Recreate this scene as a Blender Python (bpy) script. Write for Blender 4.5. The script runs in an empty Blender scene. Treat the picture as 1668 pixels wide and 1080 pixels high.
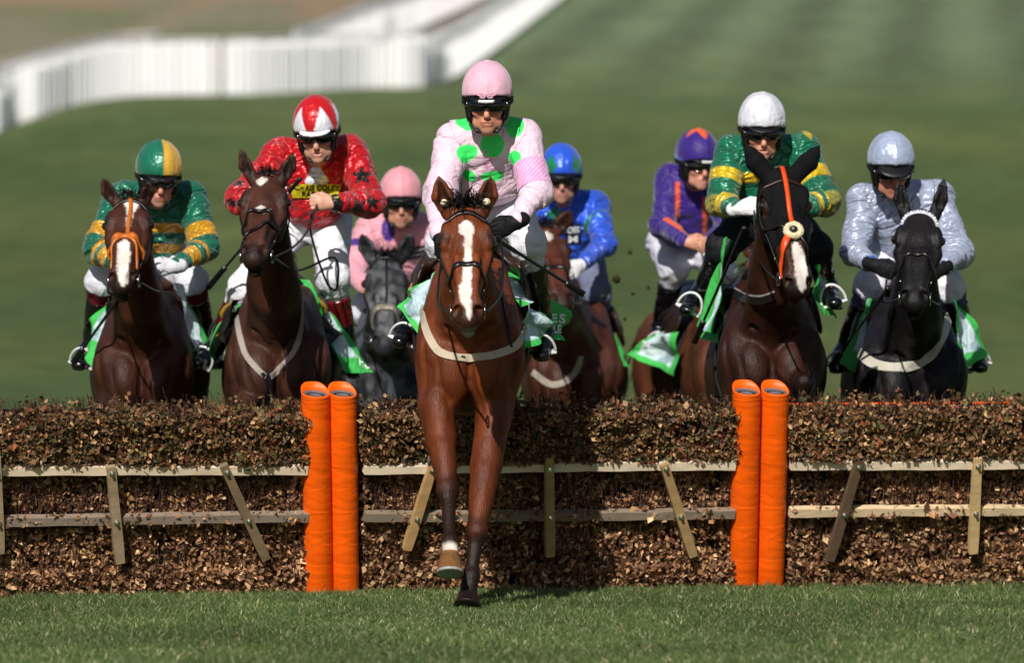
import bpy, math, random
import numpy as np
from mathutils import Vector, Matrix
from mathutils.bvhtree import BVHTree

# ------------------------------------------------------------------ camera
S = bpy.context.scene
COL = S.collection
FPX, CXP, HYP, CAMH = 13140.0, 834.0, 447.0, 1.5      # long lens, photographer's eye 1.5 m above the turf
cam_data = bpy.data.cameras.new('camera')
cam = bpy.data.objects.new('camera', cam_data)
COL.objects.link(cam)
cam.location = (0, 0, CAMH)
cam.rotation_euler = (math.radians(90), 0, 0)
cam_data.sensor_width = 36.0
cam_data.lens = FPX / 1668 * 36.0
cam_data.shift_y = -93.0 / 1668
cam_data.clip_start = 0.5
cam_data.clip_end = 3000
cam_data.dof.use_dof = True
cam_data.dof.focus_distance = 36.5
cam_data.dof.aperture_fstop = 3.6
S.camera = cam

# ------------------------------------------------------------------ sky, sun, exposure
SUN_EL, SUN_AZ = math.radians(35), math.radians(13)    # sun behind the camera, a little to its left
W = bpy.data.worlds.new('World')
S.world = W
W.use_nodes = True
wn = W.node_tree
bg = wn.nodes['Background']
sky = wn.nodes.new('ShaderNodeTexSky')
sky.sky_type = 'NISHITA'
sky.sun_disc = False
sky.sun_elevation = SUN_EL
sky.sun_rotation = math.radians(180) + SUN_AZ
wn.links.new(sky.outputs['Color'], bg.inputs['Color'])
bg.inputs['Strength'].default_value = 0.052
sl = bpy.data.lights.new('sun', 'SUN')
sl.energy = 5.0
sl.angle = math.radians(0.5)
sl.color = (1.0, 0.955, 0.88)
sun = bpy.data.objects.new('sun', sl)
COL.objects.link(sun)
sd = Vector((math.sin(SUN_AZ) * math.cos(SUN_EL), math.cos(SUN_AZ) * math.cos(SUN_EL), -math.sin(SUN_EL)))
sun.rotation_euler = sd.to_track_quat('-Z', 'Y').to_euler()
S.view_settings.view_transform = 'Standard'
S.view_settings.look = 'None'
S.view_settings.exposure = 0.0
S.view_settings.gamma = 1.0
S.cycles.use_denoising = True
S.cycles.max_bounces = 6
S.cycles.diffuse_bounces = 2
S.cycles.glossy_bounces = 3
S.cycles.transmission_bounces = 3

# ------------------------------------------------------------------ small maths
def V(*a): return np.array(a, float)
def at(px, py, D): return np.array([(px - CXP) / FPX * D, D, CAMH + (HYP - py) / FPX * D])
def unit(v):
    v = np.asarray(v, float)
    return v / (np.linalg.norm(v, axis=-1, keepdims=True) + 1e-12)
def lin(h):
    c = np.array([int(h[i:i + 2], 16) for i in (0, 2, 4)], float) / 255
    return np.where(c <= 0.04045, c / 12.92, ((c + 0.055) / 1.055) ** 2.4)
def sstep(a, b, x):
    t = np.clip((x - a) / (b - a), 0, 1)
    return t * t * (3 - 2 * t)
def mix(a, b, t):
    t = np.asarray(t)[..., None]
    return a * (1 - t) + b * t
def _hash(i, j, k, seed):
    h = (i.astype(np.int64) * 374761393 + j.astype(np.int64) * 668265263 + k.astype(np.int64) * 2147483647 + seed * 974711) & 0xFFFFFFFF
    h = ((h ^ (h >> 13)) * 1274126177) & 0xFFFFFFFF
    h = ((h ^ (h >> 16)) * 2246822519) & 0xFFFFFFFF
    return ((h ^ (h >> 15)) & 0xFFFF).astype(np.float32) / 65535.0
def noise(P, seed=0):
    P = np.asarray(P, np.float32)
    I = np.floor(P).astype(np.int64)
    f = P - I
    f = f * f * (3 - 2 * f)
    r = 0
    for dx in (0, 1):
        for dy in (0, 1):
            for dz in (0, 1):
                w = (f[:, 0] if dx else 1 - f[:, 0]) * (f[:, 1] if dy else 1 - f[:, 1]) * (f[:, 2] if dz else 1 - f[:, 2])
                r = r + w * _hash(I[:, 0] + dx, I[:, 1] + dy, I[:, 2] + dz, seed)
    return r                                             # 0..1
def fbm(P, seed=0, n=3):
    r, a, s = 0, 0.5, 0
    for k in range(n):
        r = r + a * noise(np.asarray(P) * 2 ** k, seed + k)
        s += a
        a *= 0.5
    return r / s

# ------------------------------------------------------------------ scene objects
def link(name, V_, F, mats, parent=None, org=None, col=None, smooth=True, midx=None):
    """one mesh object from world-space vertices; org = the world point its thing stands on"""
    V_ = np.asarray(V_, float)
    o0 = np.zeros(3) if org is None else np.asarray(org, float)
    me = bpy.data.meshes.new(name)
    me.from_pydata((V_ - o0).tolist(), [], F if isinstance(F, list) else [list(map(int, f)) for f in F])
    for m in (mats if isinstance(mats, (list, tuple)) else [mats]): me.materials.append(m)
    if col is not None:
        a = me.color_attributes.new('col', 'FLOAT_COLOR', 'POINT')
        c = np.ones((len(V_), 4), np.float32)
        c[:, :3] = col
        a.data.foreach_set('color', c.ravel())
    if smooth: me.polygons.foreach_set('use_smooth', np.ones(len(me.polygons), bool))
    if midx is not None: me.polygons.foreach_set('material_index', np.asarray(midx, np.int32))
    me.update()
    ob = bpy.data.objects.new(name, me)
    COL.objects.link(ob)
    if parent is not None: ob.parent = parent
    elif org is not None: ob.location = o0
    return ob
def empty(name, loc, label, cat, group=None):
    o = bpy.data.objects.new(name, None)
    COL.objects.link(o)
    o.location = loc
    o.empty_display_size = 0.1
    return tag(o, label, cat, group)
def tag(o, label=None, cat=None, group=None, kind=None):
    if label: o['label'] = label
    if cat: o['category'] = cat
    if group: o['group'] = group
    if kind: o['kind'] = kind
    return o
class MB:
    """collects simple pieces into one mesh"""
    def __init__(s): s.v, s.f, s.c, s.n = [], [], [], 0
    def add(s, v, f, c=None):
        v = np.asarray(v, float)
        s.v.append(v)
        s.f += [[int(i) + s.n for i in q] for q in f]
        s.c.append(np.tile(c if c is not None else (1, 1, 1), (len(v), 1)) if c is None or np.ndim(c) == 1 else c)
        s.n += len(v)
    def build(s, name, mat, parent=None, org=None, smooth=True):
        return link(name, np.concatenate(s.v), s.f, mat, parent, org, np.concatenate(s.c), smooth)
def tube(P, r, n=8, cap=True):
    P = np.asarray(P, float)
    m = len(P)
    r = np.broadcast_to(np.asarray(r, float), (m,))
    T = unit(np.gradient(P, axis=0))
    ref = V(0, 0, 1) if abs(T[0][2]) < 0.9 else V(1, 0, 0)
    a = unit(np.cross(T[0], ref))
    vs, fs = [], []
    for i in range(m):
        a = unit(a - T[i] * (a @ T[i]))
        b = np.cross(T[i], a)
        for k in range(n):
            w = 2 * math.pi * k / n
            vs.append(P[i] + r[i] * (math.cos(w) * a + math.sin(w) * b))
    for i in range(m - 1):
        for k in range(n):
            k2 = (k + 1) % n
            fs.append([i * n + k, i * n + k2, (i + 1) * n + k2, (i + 1) * n + k])
    if cap:
        fs.append(list(range(n))[::-1])
        fs.append([(m - 1) * n + k for k in range(n)])
    return np.array(vs), fs
def ribbon(P, N, w, th):
    """strap along P with outward normals N, width w, thickness th"""
    P, N = np.asarray(P, float), unit(N)
    m = len(P)
    w = np.broadcast_to(np.asarray(w, float), (m,))
    T = unit(np.gradient(P, axis=0))
    B = unit(np.cross(T, N))
    vs, fs = [], []
    for i in range(m):
        h = w[i] / 2
        vs += [P[i] - B[i] * h - N[i] * th * .3, P[i] + B[i] * h - N[i] * th * .3, P[i] + B[i] * h * .93 + N[i] * th, P[i] - B[i] * h * .93 + N[i] * th]
    for i in range(m - 1):
        for k in range(4):
            k2 = (k + 1) % 4
            fs.append([i * 4 + k, i * 4 + k2, i * 4 + 4 + k2, i * 4 + 4 + k])
    fs += [[3, 2, 1, 0], [m * 4 - 4, m * 4 - 3, m * 4 - 2, m * 4 - 1]]
    return np.array(vs), fs
def box(a, b):
    (x0, y0, z0), (x1, y1, z1) = a, b
    v = [(x0, y0, z0), (x1, y0, z0), (x1, y1, z0), (x0, y1, z0), (x0, y0, z1), (x1, y0, z1), (x1, y1, z1), (x0, y1, z1)]
    return np.array(v, float), [[0, 3, 2, 1], [4, 5, 6, 7], [0, 1, 5, 4], [1, 2, 6, 5], [2, 3, 7, 6], [3, 0, 4, 7]]
def ball(c, r, nu=14, nv=9):
    r = np.broadcast_to(np.asarray(r, float), (3,))
    vs, fs = [], []
    for j in range(nv + 1):
        t = math.pi * j / nv
        for i in range(nu):
            p = 2 * math.pi * i / nu
            vs.append(c + r * V(math.sin(t) * math.cos(p), math.sin(t) * math.sin(p), math.cos(t)))
    for j in range(nv):
        for i in range(nu):
            fs.append([j * nu + i, (j + 1) * nu + i, (j + 1) * nu + (i + 1) % nu, j * nu + (i + 1) % nu])
    return np.array(vs), fs
def spline(P, n):
    """Catmull-Rom through P, n points per span"""
    P = np.asarray(P, float)
    Q = np.vstack([2 * P[0] - P[1], P, 2 * P[-1] - P[-2]])
    out = []
    for i in range(1, len(Q) - 2):
        for k in range(n):
            t = k / n
            out.append(0.5 * (2 * Q[i] + (Q[i + 1] - Q[i - 1]) * t + (2 * Q[i - 1] - 5 * Q[i] + 4 * Q[i + 1] - Q[i + 2]) * t * t + (3 * Q[i] - Q[i - 1] - 3 * Q[i + 1] + Q[i + 2]) * t ** 3))
    out.append(P[-1])
    return np.array(out)

# ------------------------------------------------------------------ implicit bodies
class EC:
    """tapered limb with elliptical section from a to b; radii (across side, other way)"""
    def __init__(s, a, b, ra, rb, side=None, k=0.03, op='u', cut=0):
        s.a, s.b = np.asarray(a, float), np.asarray(b, float)
        d = s.b - s.a
        s.L = np.linalg.norm(d) + 1e-9
        s.d = d / s.L
        sd = np.asarray(side if side is not None else (1, 0, 0), float)
        if abs(unit(sd) @ s.d) > 0.97: sd = np.array([0.1, 0.2, 1.0])
        s.u = unit(sd - s.d * (sd @ s.d))
        s.v = np.cross(s.d, s.u)
        s.ra = (ra, ra) if np.isscalar(ra) else ra
        s.rb = (rb, rb) if np.isscalar(rb) else rb
        s.k, s.op = k, op
        R = max(*s.ra, *s.rb)
        s.lo, s.hi = np.minimum(s.a, s.b) - R, np.maximum(s.a, s.b) + R
    def ev(s, P):
        q = P - s.a.astype(P.dtype)
        ax = q @ s.d.astype(P.dtype)
        t = np.clip(ax / s.L, 0, 1)
        o = ax - t * s.L
        wu = s.ra[0] + (s.rb[0] - s.ra[0]) * t
        wv = s.ra[1] + (s.rb[1] - s.ra[1]) * t
        ws = np.minimum(wu, wv)
        x, y, z = (q @ s.u.astype(P.dtype)) / wu, (q @ s.v.astype(P.dtype)) / wv, o / ws
        k0 = np.sqrt(x * x + y * y + z * z)
        k1 = np.sqrt((x / wu) ** 2 + (y / wv) ** 2 + (z / ws) ** 2) + 1e-6
        return k0 * (k0 - 1) / k1
class EL:
    """ellipsoid; axes = rows of a rotation"""
    def __init__(s, c, r, R=None, k=0.03, op='u'):
        s.c, s.r = np.asarray(c, float), np.broadcast_to(np.asarray(r, float), (3,))
        s.R = np.eye(3) if R is None else np.asarray(R, float)
        s.k, s.op = k, op
        m = s.r.max()
        s.lo, s.hi = s.c - m, s.c + m
    def ev(s, P):
        q = ((P - s.c.astype(P.dtype)) @ s.R.T.astype(P.dtype))
        x = q / s.r.astype(P.dtype)
        k0 = np.sqrt((x * x).sum(-1))
        k1 = np.sqrt(((x / s.r.astype(P.dtype)) ** 2).sum(-1)) + 1e-6
        return k0 * (k0 - 1) / k1
class Cut:
    """keep the side of a plane that n points away from"""
    def __init__(s, p, n, k=0.004): s.p, s.n, s.k, s.op, s.lo, s.hi = np.asarray(p, float), unit(n), k, 'i', None, None
    def ev(s, P): return (P - s.p.astype(P.dtype)) @ s.n.astype(P.dtype)
def smin(a, b, k):
    h = np.clip(0.5 + 0.5 * (b - a) / k, 0, 1)
    return b + (a - b) * h - k * h * (1 - h)
def smax(a, b, k): return -smin(-a, -b, k)
def comb(a, pr, d):
    if pr.op == 'u': return smin(a, d, pr.k)
    if pr.op == 's': return smax(a, -d, pr.k)
    return smax(a, d, pr.k)
def sdf(prims, P, disp=None):
    r = np.full(len(P), 1.0)
    for pr in prims: r = comb(r, pr, pr.ev(P))
    if disp is not None: r = r + disp(P)
    return r
def grad(prims, P, e=0.004):
    g = [sdf(prims, P + V(*d) * e) - sdf(prims, P - V(*d) * e) for d in ((1, 0, 0), (0, 1, 0), (0, 0, 1))]
    return unit(np.stack(g, -1))
def onto(prims, P, off=0.0, it=7):
    P = np.array(P, float)
    for _ in range(it):
        d = sdf(prims, P) - off
        P = P - grad(prims, P) * np.clip(d, -0.03, 0.03)[:, None] * 0.9
    return P, grad(prims, P)
def mesh_sdf(prims, h, disp=None, iters=1, dband=0.05):
    us = [p for p in prims if p.op == 'u']
    lo = np.min([p.lo for p in us], 0) - 3 * h - 0.02
    hi = np.max([p.hi for p in us], 0) + 3 * h + 0.02
    n = np.ceil((hi - lo) / h).astype(int) + 1
    ax = [(lo[i] + h * np.arange(n[i])).astype(np.float32) for i in range(3)]
    A = np.full(n, 0.3, np.float32)
    for p in prims:
        if p.lo is None: i0, i1 = np.zeros(3, int), n
        else:
            m = p.k + 2.5 * h
            i0 = np.clip(np.floor((p.lo - m - lo) / h).astype(int), 0, n)
            i1 = np.clip(np.ceil((p.hi + m - lo) / h).astype(int) + 1, 0, n)
        sl_ = tuple(slice(i0[i], i1[i]) for i in range(3))
        X, Y, Z = np.meshgrid(*[ax[i][sl_[i]] for i in range(3)], indexing='ij')
        if X.size == 0: continue
        P = np.stack([X.ravel(), Y.ravel(), Z.ravel()], -1)
        A[sl_] = comb(A[sl_], p, p.ev(P).reshape(X.shape).astype(np.float32))
    if disp is not None:
        m = np.abs(A) < dband
        idx = np.argwhere(m)
        P = lo + idx * h
        A[m] += disp(P).astype(np.float32)
    return nets(A, lo, h, iters)
def nets(A, lo, h, iters):
    s = A < 0
    n = np.array(A.shape)
    cnt = np.zeros(n - 1, np.uint8)
    cs = [(a, b, c) for a in (0, 1) for b in (0, 1) for c in (0, 1)]
    def sub(Z, c): return Z[c[0]:n[0] - 1 + c[0], c[1]:n[1] - 1 + c[1], c[2]:n[2] - 1 + c[2]]
    for c in cs: cnt += sub(s, c)
    idx = np.argwhere((cnt > 0) & (cnt < 8))
    vid = np.full(n - 1, -1, np.int64)
    vid[tuple(idx.T)] = np.arange(len(idx))
    pos, wt = np.zeros((len(idx), 3)), np.zeros(len(idx))
    for a in cs:
        for d in range(3):
            if a[d]: continue
            b = list(a); b[d] = 1
            fa, fb = A[tuple((idx + a).T)], A[tuple((idx + b).T)]
            m = (fa < 0) != (fb < 0)
            t = fa / np.where(fa == fb, 1, fa - fb)
            p = np.tile(np.array(a, float), (len(idx), 1))
            p[:, d] = t
            pos[m] += p[m]
            wt[m] += 1
    Vv = lo + (idx + pos / wt[:, None]) * h
    F = []
    for d in range(3):
        e = [0, 0, 0]; e[d] = 1
        o1, o2 = (d + 1) % 3, (d + 2) % 3
        a = s[tuple(slice(0, n[i] - e[i]) for i in range(3))]
        b = s[tuple(slice(e[i], n[i]) for i in range(3))]
        E = np.argwhere(a != b)
        E = E[(E[:, o1] > 0) & (E[:, o2] > 0) & (E[:, o1] < n[o1] - 1) & (E[:, o2] < n[o2] - 1)]
        q = []
        for (u, w) in ((1, 1), (0, 1), (0, 0), (1, 0)):
            c = E.copy(); c[:, o1] -= u; c[:, o2] -= w
            q.append(vid[tuple(c.T)])
        q = np.stack(q, -1)
        fl = ~s[tuple(E.T)]
        q[fl] = q[fl][:, ::-1]
        F.append(q)
    F = np.concatenate(F)
    F = F[(F >= 0).all(1)]
    for _ in range(iters):                                # light smoothing
        acc, c = np.zeros_like(Vv), np.zeros(len(Vv))
        for i in range(4):
            for j in ((i + 1) % 4, (i - 1) % 4):
                np.add.at(acc, F[:, i], Vv[F[:, j]]); np.add.at(c, F[:, i], 1)
        ok = c > 0
        Vv[ok] = 0.5 * Vv[ok] + 0.5 * acc[ok] / c[ok][:, None]
    return Vv, F.tolist()
def bvh(V_, F): return BVHTree.FromPolygons([tuple(v) for v in V_], F)
def shoot(tree, px, py):
    """the point of a surface that lies behind a pixel, with its normal"""
    d = Vector(unit(V((px - CXP) / FPX, 1, (HYP - py) / FPX)))
    h = tree.ray_cast(Vector((0, 0, CAMH)), d)
    if h[0] is None: return None, None
    n = np.array(h[1])
    return np.array(h[0]), (n if n @ np.array(d) < 0 else -n)
def drape(tree, pts, n, off=0.004):
    """a pixel polyline laid on a surface"""
    pp = spline([(a, b, 0) for a, b in pts], n)
    P, N = [], []
    for a, b, _ in pp:
        p, nn = shoot(tree, a, b)
        if p is not None: P.append(p); N.append(nn)
    P, N = np.array(P), np.array(N)
    for _ in range(3):
        N[1:-1] = unit(N[:-2] + N[1:-1] + N[2:])
    for _ in range(2):
        P[1:-1] = 0.25 * P[:-2] + 0.5 * P[1:-1] + 0.25 * P[2:]
    return P + N * off, N

# ------------------------------------------------------------------ materials
def material(name, rough=0.6, spec=0.4, attr=True, color=(0.5, 0.5, 0.5), var=0.0, vscale=20, bump=0.0, bscale=60, bdist=0.01, sheen=0, metal=0, coat=0, stretch=None, distort=0.0, detail=4, transl=0, crease=0, cscale=10, fold=0):
    m = bpy.data.materials.new(name)
    m.use_nodes = True
    nt = m.node_tree
    b = nt.nodes['Principled BSDF']
    b.inputs['Roughness'].default_value = rough
    b.inputs['Specular IOR Level'].default_value = spec
    b.inputs['Metallic'].default_value = metal
    b.inputs['Sheen Weight'].default_value = sheen
    b.inputs['Coat Weight'].default_value = coat
    tc = nt.nodes.new('ShaderNodeTexCoord')
    src = tc.outputs['Object']
    if stretch:
        mp = nt.nodes.new('ShaderNodeMapping')
        mp.inputs['Scale'].default_value = stretch
        nt.links.new(src, mp.inputs['Vector'])
        src = mp.outputs['Vector']
    if attr:
        at_ = nt.nodes.new('ShaderNodeAttribute')
        at_.attribute_name = 'col'
        c = at_.outputs['Color']
    else:
        rgb = nt.nodes.new('ShaderNodeRGB')
        rgb.outputs[0].default_value = (*color, 1)
        c = rgb.outputs[0]
    if var:
        nz = nt.nodes.new('ShaderNodeTexNoise')
        nz.inputs['Scale'].default_value = vscale
        nz.inputs['Detail'].default_value = 5
        nt.links.new(src, nz.inputs['Vector'])
        mr = nt.nodes.new('ShaderNodeMapRange')
        mr.inputs['From Min'].default_value = 0.3
        mr.inputs['From Max'].default_value = 0.7
        mr.inputs['To Min'].default_value = 1 - var
        mr.inputs['To Max'].default_value = 1 + var
        nt.links.new(nz.outputs['Fac'], mr.inputs['Value'])
        mx = nt.nodes.new('ShaderNodeVectorMath')
        mx.operation = 'SCALE'
        nt.links.new(c, mx.inputs[0])
        nt.links.new(mr.outputs['Result'], mx.inputs['Scale'])
        c = mx.outputs[0]
    nt.links.new(c, b.inputs['Base Color'])
    if bump:
        nb = nt.nodes.new('ShaderNodeTexNoise')
        nb.inputs['Scale'].default_value = bscale
        nb.inputs['Detail'].default_value = detail
        nb.inputs['Distortion'].default_value = distort
        nt.links.new(src, nb.inputs['Vector'])
        bp = nt.nodes.new('ShaderNodeBump')
        bp.inputs['Strength'].default_value = bump
        bp.inputs['Distance'].default_value = bdist
        nt.links.new(nb.outputs['Fac'], bp.inputs['Height'])
        if crease:                                        # sharp fold lines of crumpled cloth
            hs_ = nb.outputs['Fac']
            for (sc_, wt_, st_) in ((cscale, crease, (1, 1, .42)), (cscale * 1.9, crease * .5, (.5, 1, 1))):
                mp2 = nt.nodes.new('ShaderNodeMapping')
                mp2.inputs['Scale'].default_value = st_
                mp2.inputs['Rotation'].default_value = (.3, .5, .4)
                nt.links.new(tc.outputs['Object'], mp2.inputs['Vector'])
                n2 = nt.nodes.new('ShaderNodeTexNoise')
                n2.inputs['Scale'].default_value = sc_
                n2.inputs['Detail'].default_value = 1.5
                n2.inputs['Distortion'].default_value = .7
                nt.links.new(mp2.outputs['Vector'], n2.inputs['Vector'])
                m1 = nt.nodes.new('ShaderNodeMath'); m1.operation = 'MULTIPLY_ADD'; m1.inputs[1].default_value = 2; m1.inputs[2].default_value = -1
                m2 = nt.nodes.new('ShaderNodeMath'); m2.operation = 'ABSOLUTE'
                m3 = nt.nodes.new('ShaderNodeMath'); m3.operation = 'POWER'; m3.inputs[1].default_value = .6
                m4 = nt.nodes.new('ShaderNodeMath'); m4.operation = 'MULTIPLY_ADD'; m4.inputs[1].default_value = wt_
                nt.links.new(n2.outputs['Fac'], m1.inputs[0]); nt.links.new(m1.outputs[0], m2.inputs[0]); nt.links.new(m2.outputs[0], m3.inputs[0]); nt.links.new(m3.outputs[0], m4.inputs[0])
                nt.links.new(hs_, m4.inputs[2])
                hs_ = m4.outputs[0]
            if fold:                                      # folds that follow the limb under the cloth
                fa_ = nt.nodes.new('ShaderNodeAttribute'); fa_.attribute_name = 'fold'
                for (sc_, wt_, ds_) in ((1.0, fold, 1.1), (2.1, fold * .22, .8)):
                    n2 = nt.nodes.new('ShaderNodeTexNoise')
                    n2.inputs['Scale'].default_value = sc_
                    n2.inputs['Detail'].default_value = 1.2
                    n2.inputs['Distortion'].default_value = ds_
                    nt.links.new(fa_.outputs['Vector'], n2.inputs['Vector'])
                    m1 = nt.nodes.new('ShaderNodeMath'); m1.operation = 'MULTIPLY_ADD'; m1.inputs[1].default_value = 2; m1.inputs[2].default_value = -1
                    m2 = nt.nodes.new('ShaderNodeMath'); m2.operation = 'ABSOLUTE'
                    m3 = nt.nodes.new('ShaderNodeMath'); m3.operation = 'POWER'; m3.inputs[1].default_value = .75
                    m4 = nt.nodes.new('ShaderNodeMath'); m4.operation = 'MULTIPLY_ADD'; m4.inputs[1].default_value = wt_
                    nt.links.new(n2.outputs['Fac'], m1.inputs[0]); nt.links.new(m1.outputs[0], m2.inputs[0]); nt.links.new(m2.outputs[0], m3.inputs[0]); nt.links.new(m3.outputs[0], m4.inputs[0])
                    nt.links.new(hs_, m4.inputs[2])
                    hs_ = m4.outputs[0]
            nt.links.new(hs_, bp.inputs['Height'])
        nt.links.new(bp.outputs['Normal'], b.inputs['Normal'])
    if transl:
        tr = nt.nodes.new('ShaderNodeBsdfTranslucent')
        nt.links.new(c, tr.inputs['Color'])
        ms = nt.nodes.new('ShaderNodeMixShader')
        ms.inputs['Fac'].default_value = transl
        nt.links.new(b.outputs[0], ms.inputs[1])
        nt.links.new(tr.outputs[0], ms.inputs[2])
        nt.links.new(ms.outputs[0], nt.nodes['Material Output'].inputs['Surface'])
    return m
M = dict(
    coat=material('horse_coat', 0.5, 0.24, var=0.34, vscale=13, bump=0.6, bscale=95, bdist=0.008, stretch=(1, 1, .22), distort=.8, detail=6),
    hair=material('horse_hair', 0.5, 0.4, var=0.3, vscale=40),
    leather=material('leather', 0.38, 0.5, var=0.15, bump=0.15, bscale=90, bdist=0.003),
    metal=material('steel', 0.22, 0.5, metal=1.0),
    white_metal=material('pale_alloy', 0.3, 0.5, var=0.06, bump=0.05),
    silk=material('silk', 0.5, 0.3, fold=1.5, var=0.06, bump=0.6, bscale=14, bdist=0.016, distort=.6, detail=3, sheen=0.25, crease=.8, cscale=7),
    satin=material('satin', 0.30, 0.55, fold=1.7, var=0.06, bump=0.75, bscale=9, bdist=0.02, distort=.5, detail=1.5, sheen=0.15, crease=.6, cscale=6, metal=.22),
    cap_silk=material('cap_silk', 0.52, 0.3, var=0.06, bump=0.35, bscale=16, bdist=0.008, distort=.6, detail=3, sheen=0.25, crease=.9, cscale=9),
    cap_satin=material('cap_satin', 0.33, 0.5, var=0.06, bump=0.7, bscale=12, bdist=0.010, distort=.8, detail=2, sheen=0.2, crease=1.0, cscale=8, metal=.15),
    matte_silk=material('thin_nylon', 0.6, 0.25, fold=.9, var=0.05, bump=0.45, bscale=14, bdist=0.018, distort=.6, detail=3, crease=1.0, cscale=8),
    cloth=material('cloth', 0.7, 0.25, var=0.05, bump=0.5, bscale=18, bdist=0.014, distort=.8, detail=4, crease=.9, cscale=12),
    skin=material('skin', 0.45, 0.4, var=0.12, vscale=30, bump=0.15, bscale=110, bdist=0.003),
    boot=material('boot_leather', 0.2, 0.6, var=0.1, bump=0.25, bscale=24, bdist=0.006, coat=0.3),
    shell=material('helmet_shell', 0.42, 0.4, var=0.1, bump=0.1, bscale=200, bdist=0.002),
    lens=material('goggle_lens', 0.06, 0.7, coat=0.5),
    hoof=material('hoof_horn', 0.4, 0.4, var=0.25, vscale=30, bump=0.3, bscale=50, stretch=(3, 3, .6)),
    eye=material('eye', 0.05, 0.7, coat=0.6),
    knit=material('ear_net', 0.85, 0.15, var=0.2, vscale=200, bump=0.4, bscale=260, bdist=0.003),
    fleece=material('sheepskin', 0.9, 0.1, var=0.2, vscale=90, bump=0.9, bscale=90, bdist=0.012),
)
# ------------------------------------------------------------------ turf and hill
def fast_mesh(name, Vv, tri, col, mat, smooth=False):
    me = bpy.data.meshes.new(name)
    k = tri.shape[1]
    me.vertices.add(len(Vv)); me.loops.add(tri.size); me.polygons.add(len(tri))
    me.vertices.foreach_set('co', np.asarray(Vv, np.float32).ravel())
    me.loops.foreach_set('vertex_index', tri.astype(np.int32).ravel())
    me.polygons.foreach_set('loop_start', np.arange(0, tri.size, k, dtype=np.int32))
    me.polygons.foreach_set('loop_total', np.full(len(tri), k, np.int32))
    me.polygons.foreach_set('use_smooth', np.full(len(tri), smooth))
    a = me.color_attributes.new('col', 'FLOAT_COLOR', 'POINT')
    c = np.ones((len(Vv), 4), np.float32)
    c[:, :3] = col
    a.data.foreach_set('color', c.ravel())
    me.materials.append(mat)
    me.update(calc_edges=True)
    o = bpy.data.objects.new(name, me)
    COL.objects.link(o)
    return o
_kd = [-50, 58, 75, 95, 120, 150, 175, 210, 250, 300, 500, 900]
_kz = [0, 0, 0.25, 0.95, 2.35, 4.2, 5.45, 7.5, 10.0, 13.3, 28, 60]
_yy = np.arange(-50, 900, 1.0)
_zz = np.convolve(np.pad(np.interp(_yy, _kd, _kz), 10, mode='edge'), np.ones(21) / 21, 'valid')
def hill(y, x=0): return np.interp(y, _yy, _zz) - np.interp(np.asarray(x), [-40, -13, -11.9, -11.05, -10.25, -9.3, -8.4, -7.5], [1.6, 1.42, 1.12, .74, .44, .147, .02, 0]) * sstep(95, 150, np.asarray(y))
def on_hill(px, py):
    D = np.arange(80, 700, 0.05)
    i = np.argmin(np.abs(hill(D, (px - CXP) / FPX * D) - (CAMH + (HYP - py) / FPX * D)))
    return V((px - CXP) / FPX * D[i], D[i], hill(D[i], (px - CXP) / FPX * D[i]))
railA = [(-140, 262), (-60, 240), (0, 212), (60, 190), (130, 168), (200, 157), (300, 154), (400, 153), (500, 148), (600, 142), (660, 142), (702, 138), (735, 125), (768, 104), (830, 58), (905, 0), (960, -48)]
railB = [(480, 132), (540, 104), (600, 76), (650, 58), (700, 36), (760, 8), (810, -18)]
railC = [(-140, 208), (-60, 188), (0, 171), (100, 150), (190, 136), (262, 131)]
def path(px): return spline([on_hill(*p) for p in px], 14)
pA, pB, pC = path(railA), path(railB), path(railC)

gx = np.concatenate([np.arange(-160, -34, 6.0), np.arange(-34, 34.1, 0.6), np.arange(40, 161, 6.0)])
gy = np.concatenate([np.arange(-40, 28, 4.0), np.arange(28, 110, 1.0), np.arange(110, 330, 1.0), np.arange(330, 890, 12.0)])
GX, GY = np.meshgrid(gx, gy, indexing='ij')
GZ = hill(GY, GX)
gp = np.stack([GX.ravel(), GY.ravel(), GZ.ravel()], -1)
x, y = gp[:, 0], gp[:, 1]
green = lin('5f7244') * 0.64
n1 = fbm(np.stack([x / 3.5, y / 11, 0 * x], -1), 3)
n2 = fbm(np.stack([x / .9, y / 3.5, 0 * x], -1), 9)
c = mix(np.tile(green, (len(gp), 1)), lin('6f7a48') * 0.62, sstep(.35, .75, n1))
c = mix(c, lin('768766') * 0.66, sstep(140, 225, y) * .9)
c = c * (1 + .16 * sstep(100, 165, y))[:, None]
# mowing stripes that run up the hill
st = np.sin((x * 1.0 - (y - 170) * 0.055) * 2.1 + 0.5 * n1)
c = c * (1 + 0.17 * np.clip(st * 2.0, -1, 1) * sstep(150, 200, y) * sstep(-3.5, 0, x - (y - 178) * 0.03))[:, None]
c = c * (0.75 + 0.5 * n2)[:, None]
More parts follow.
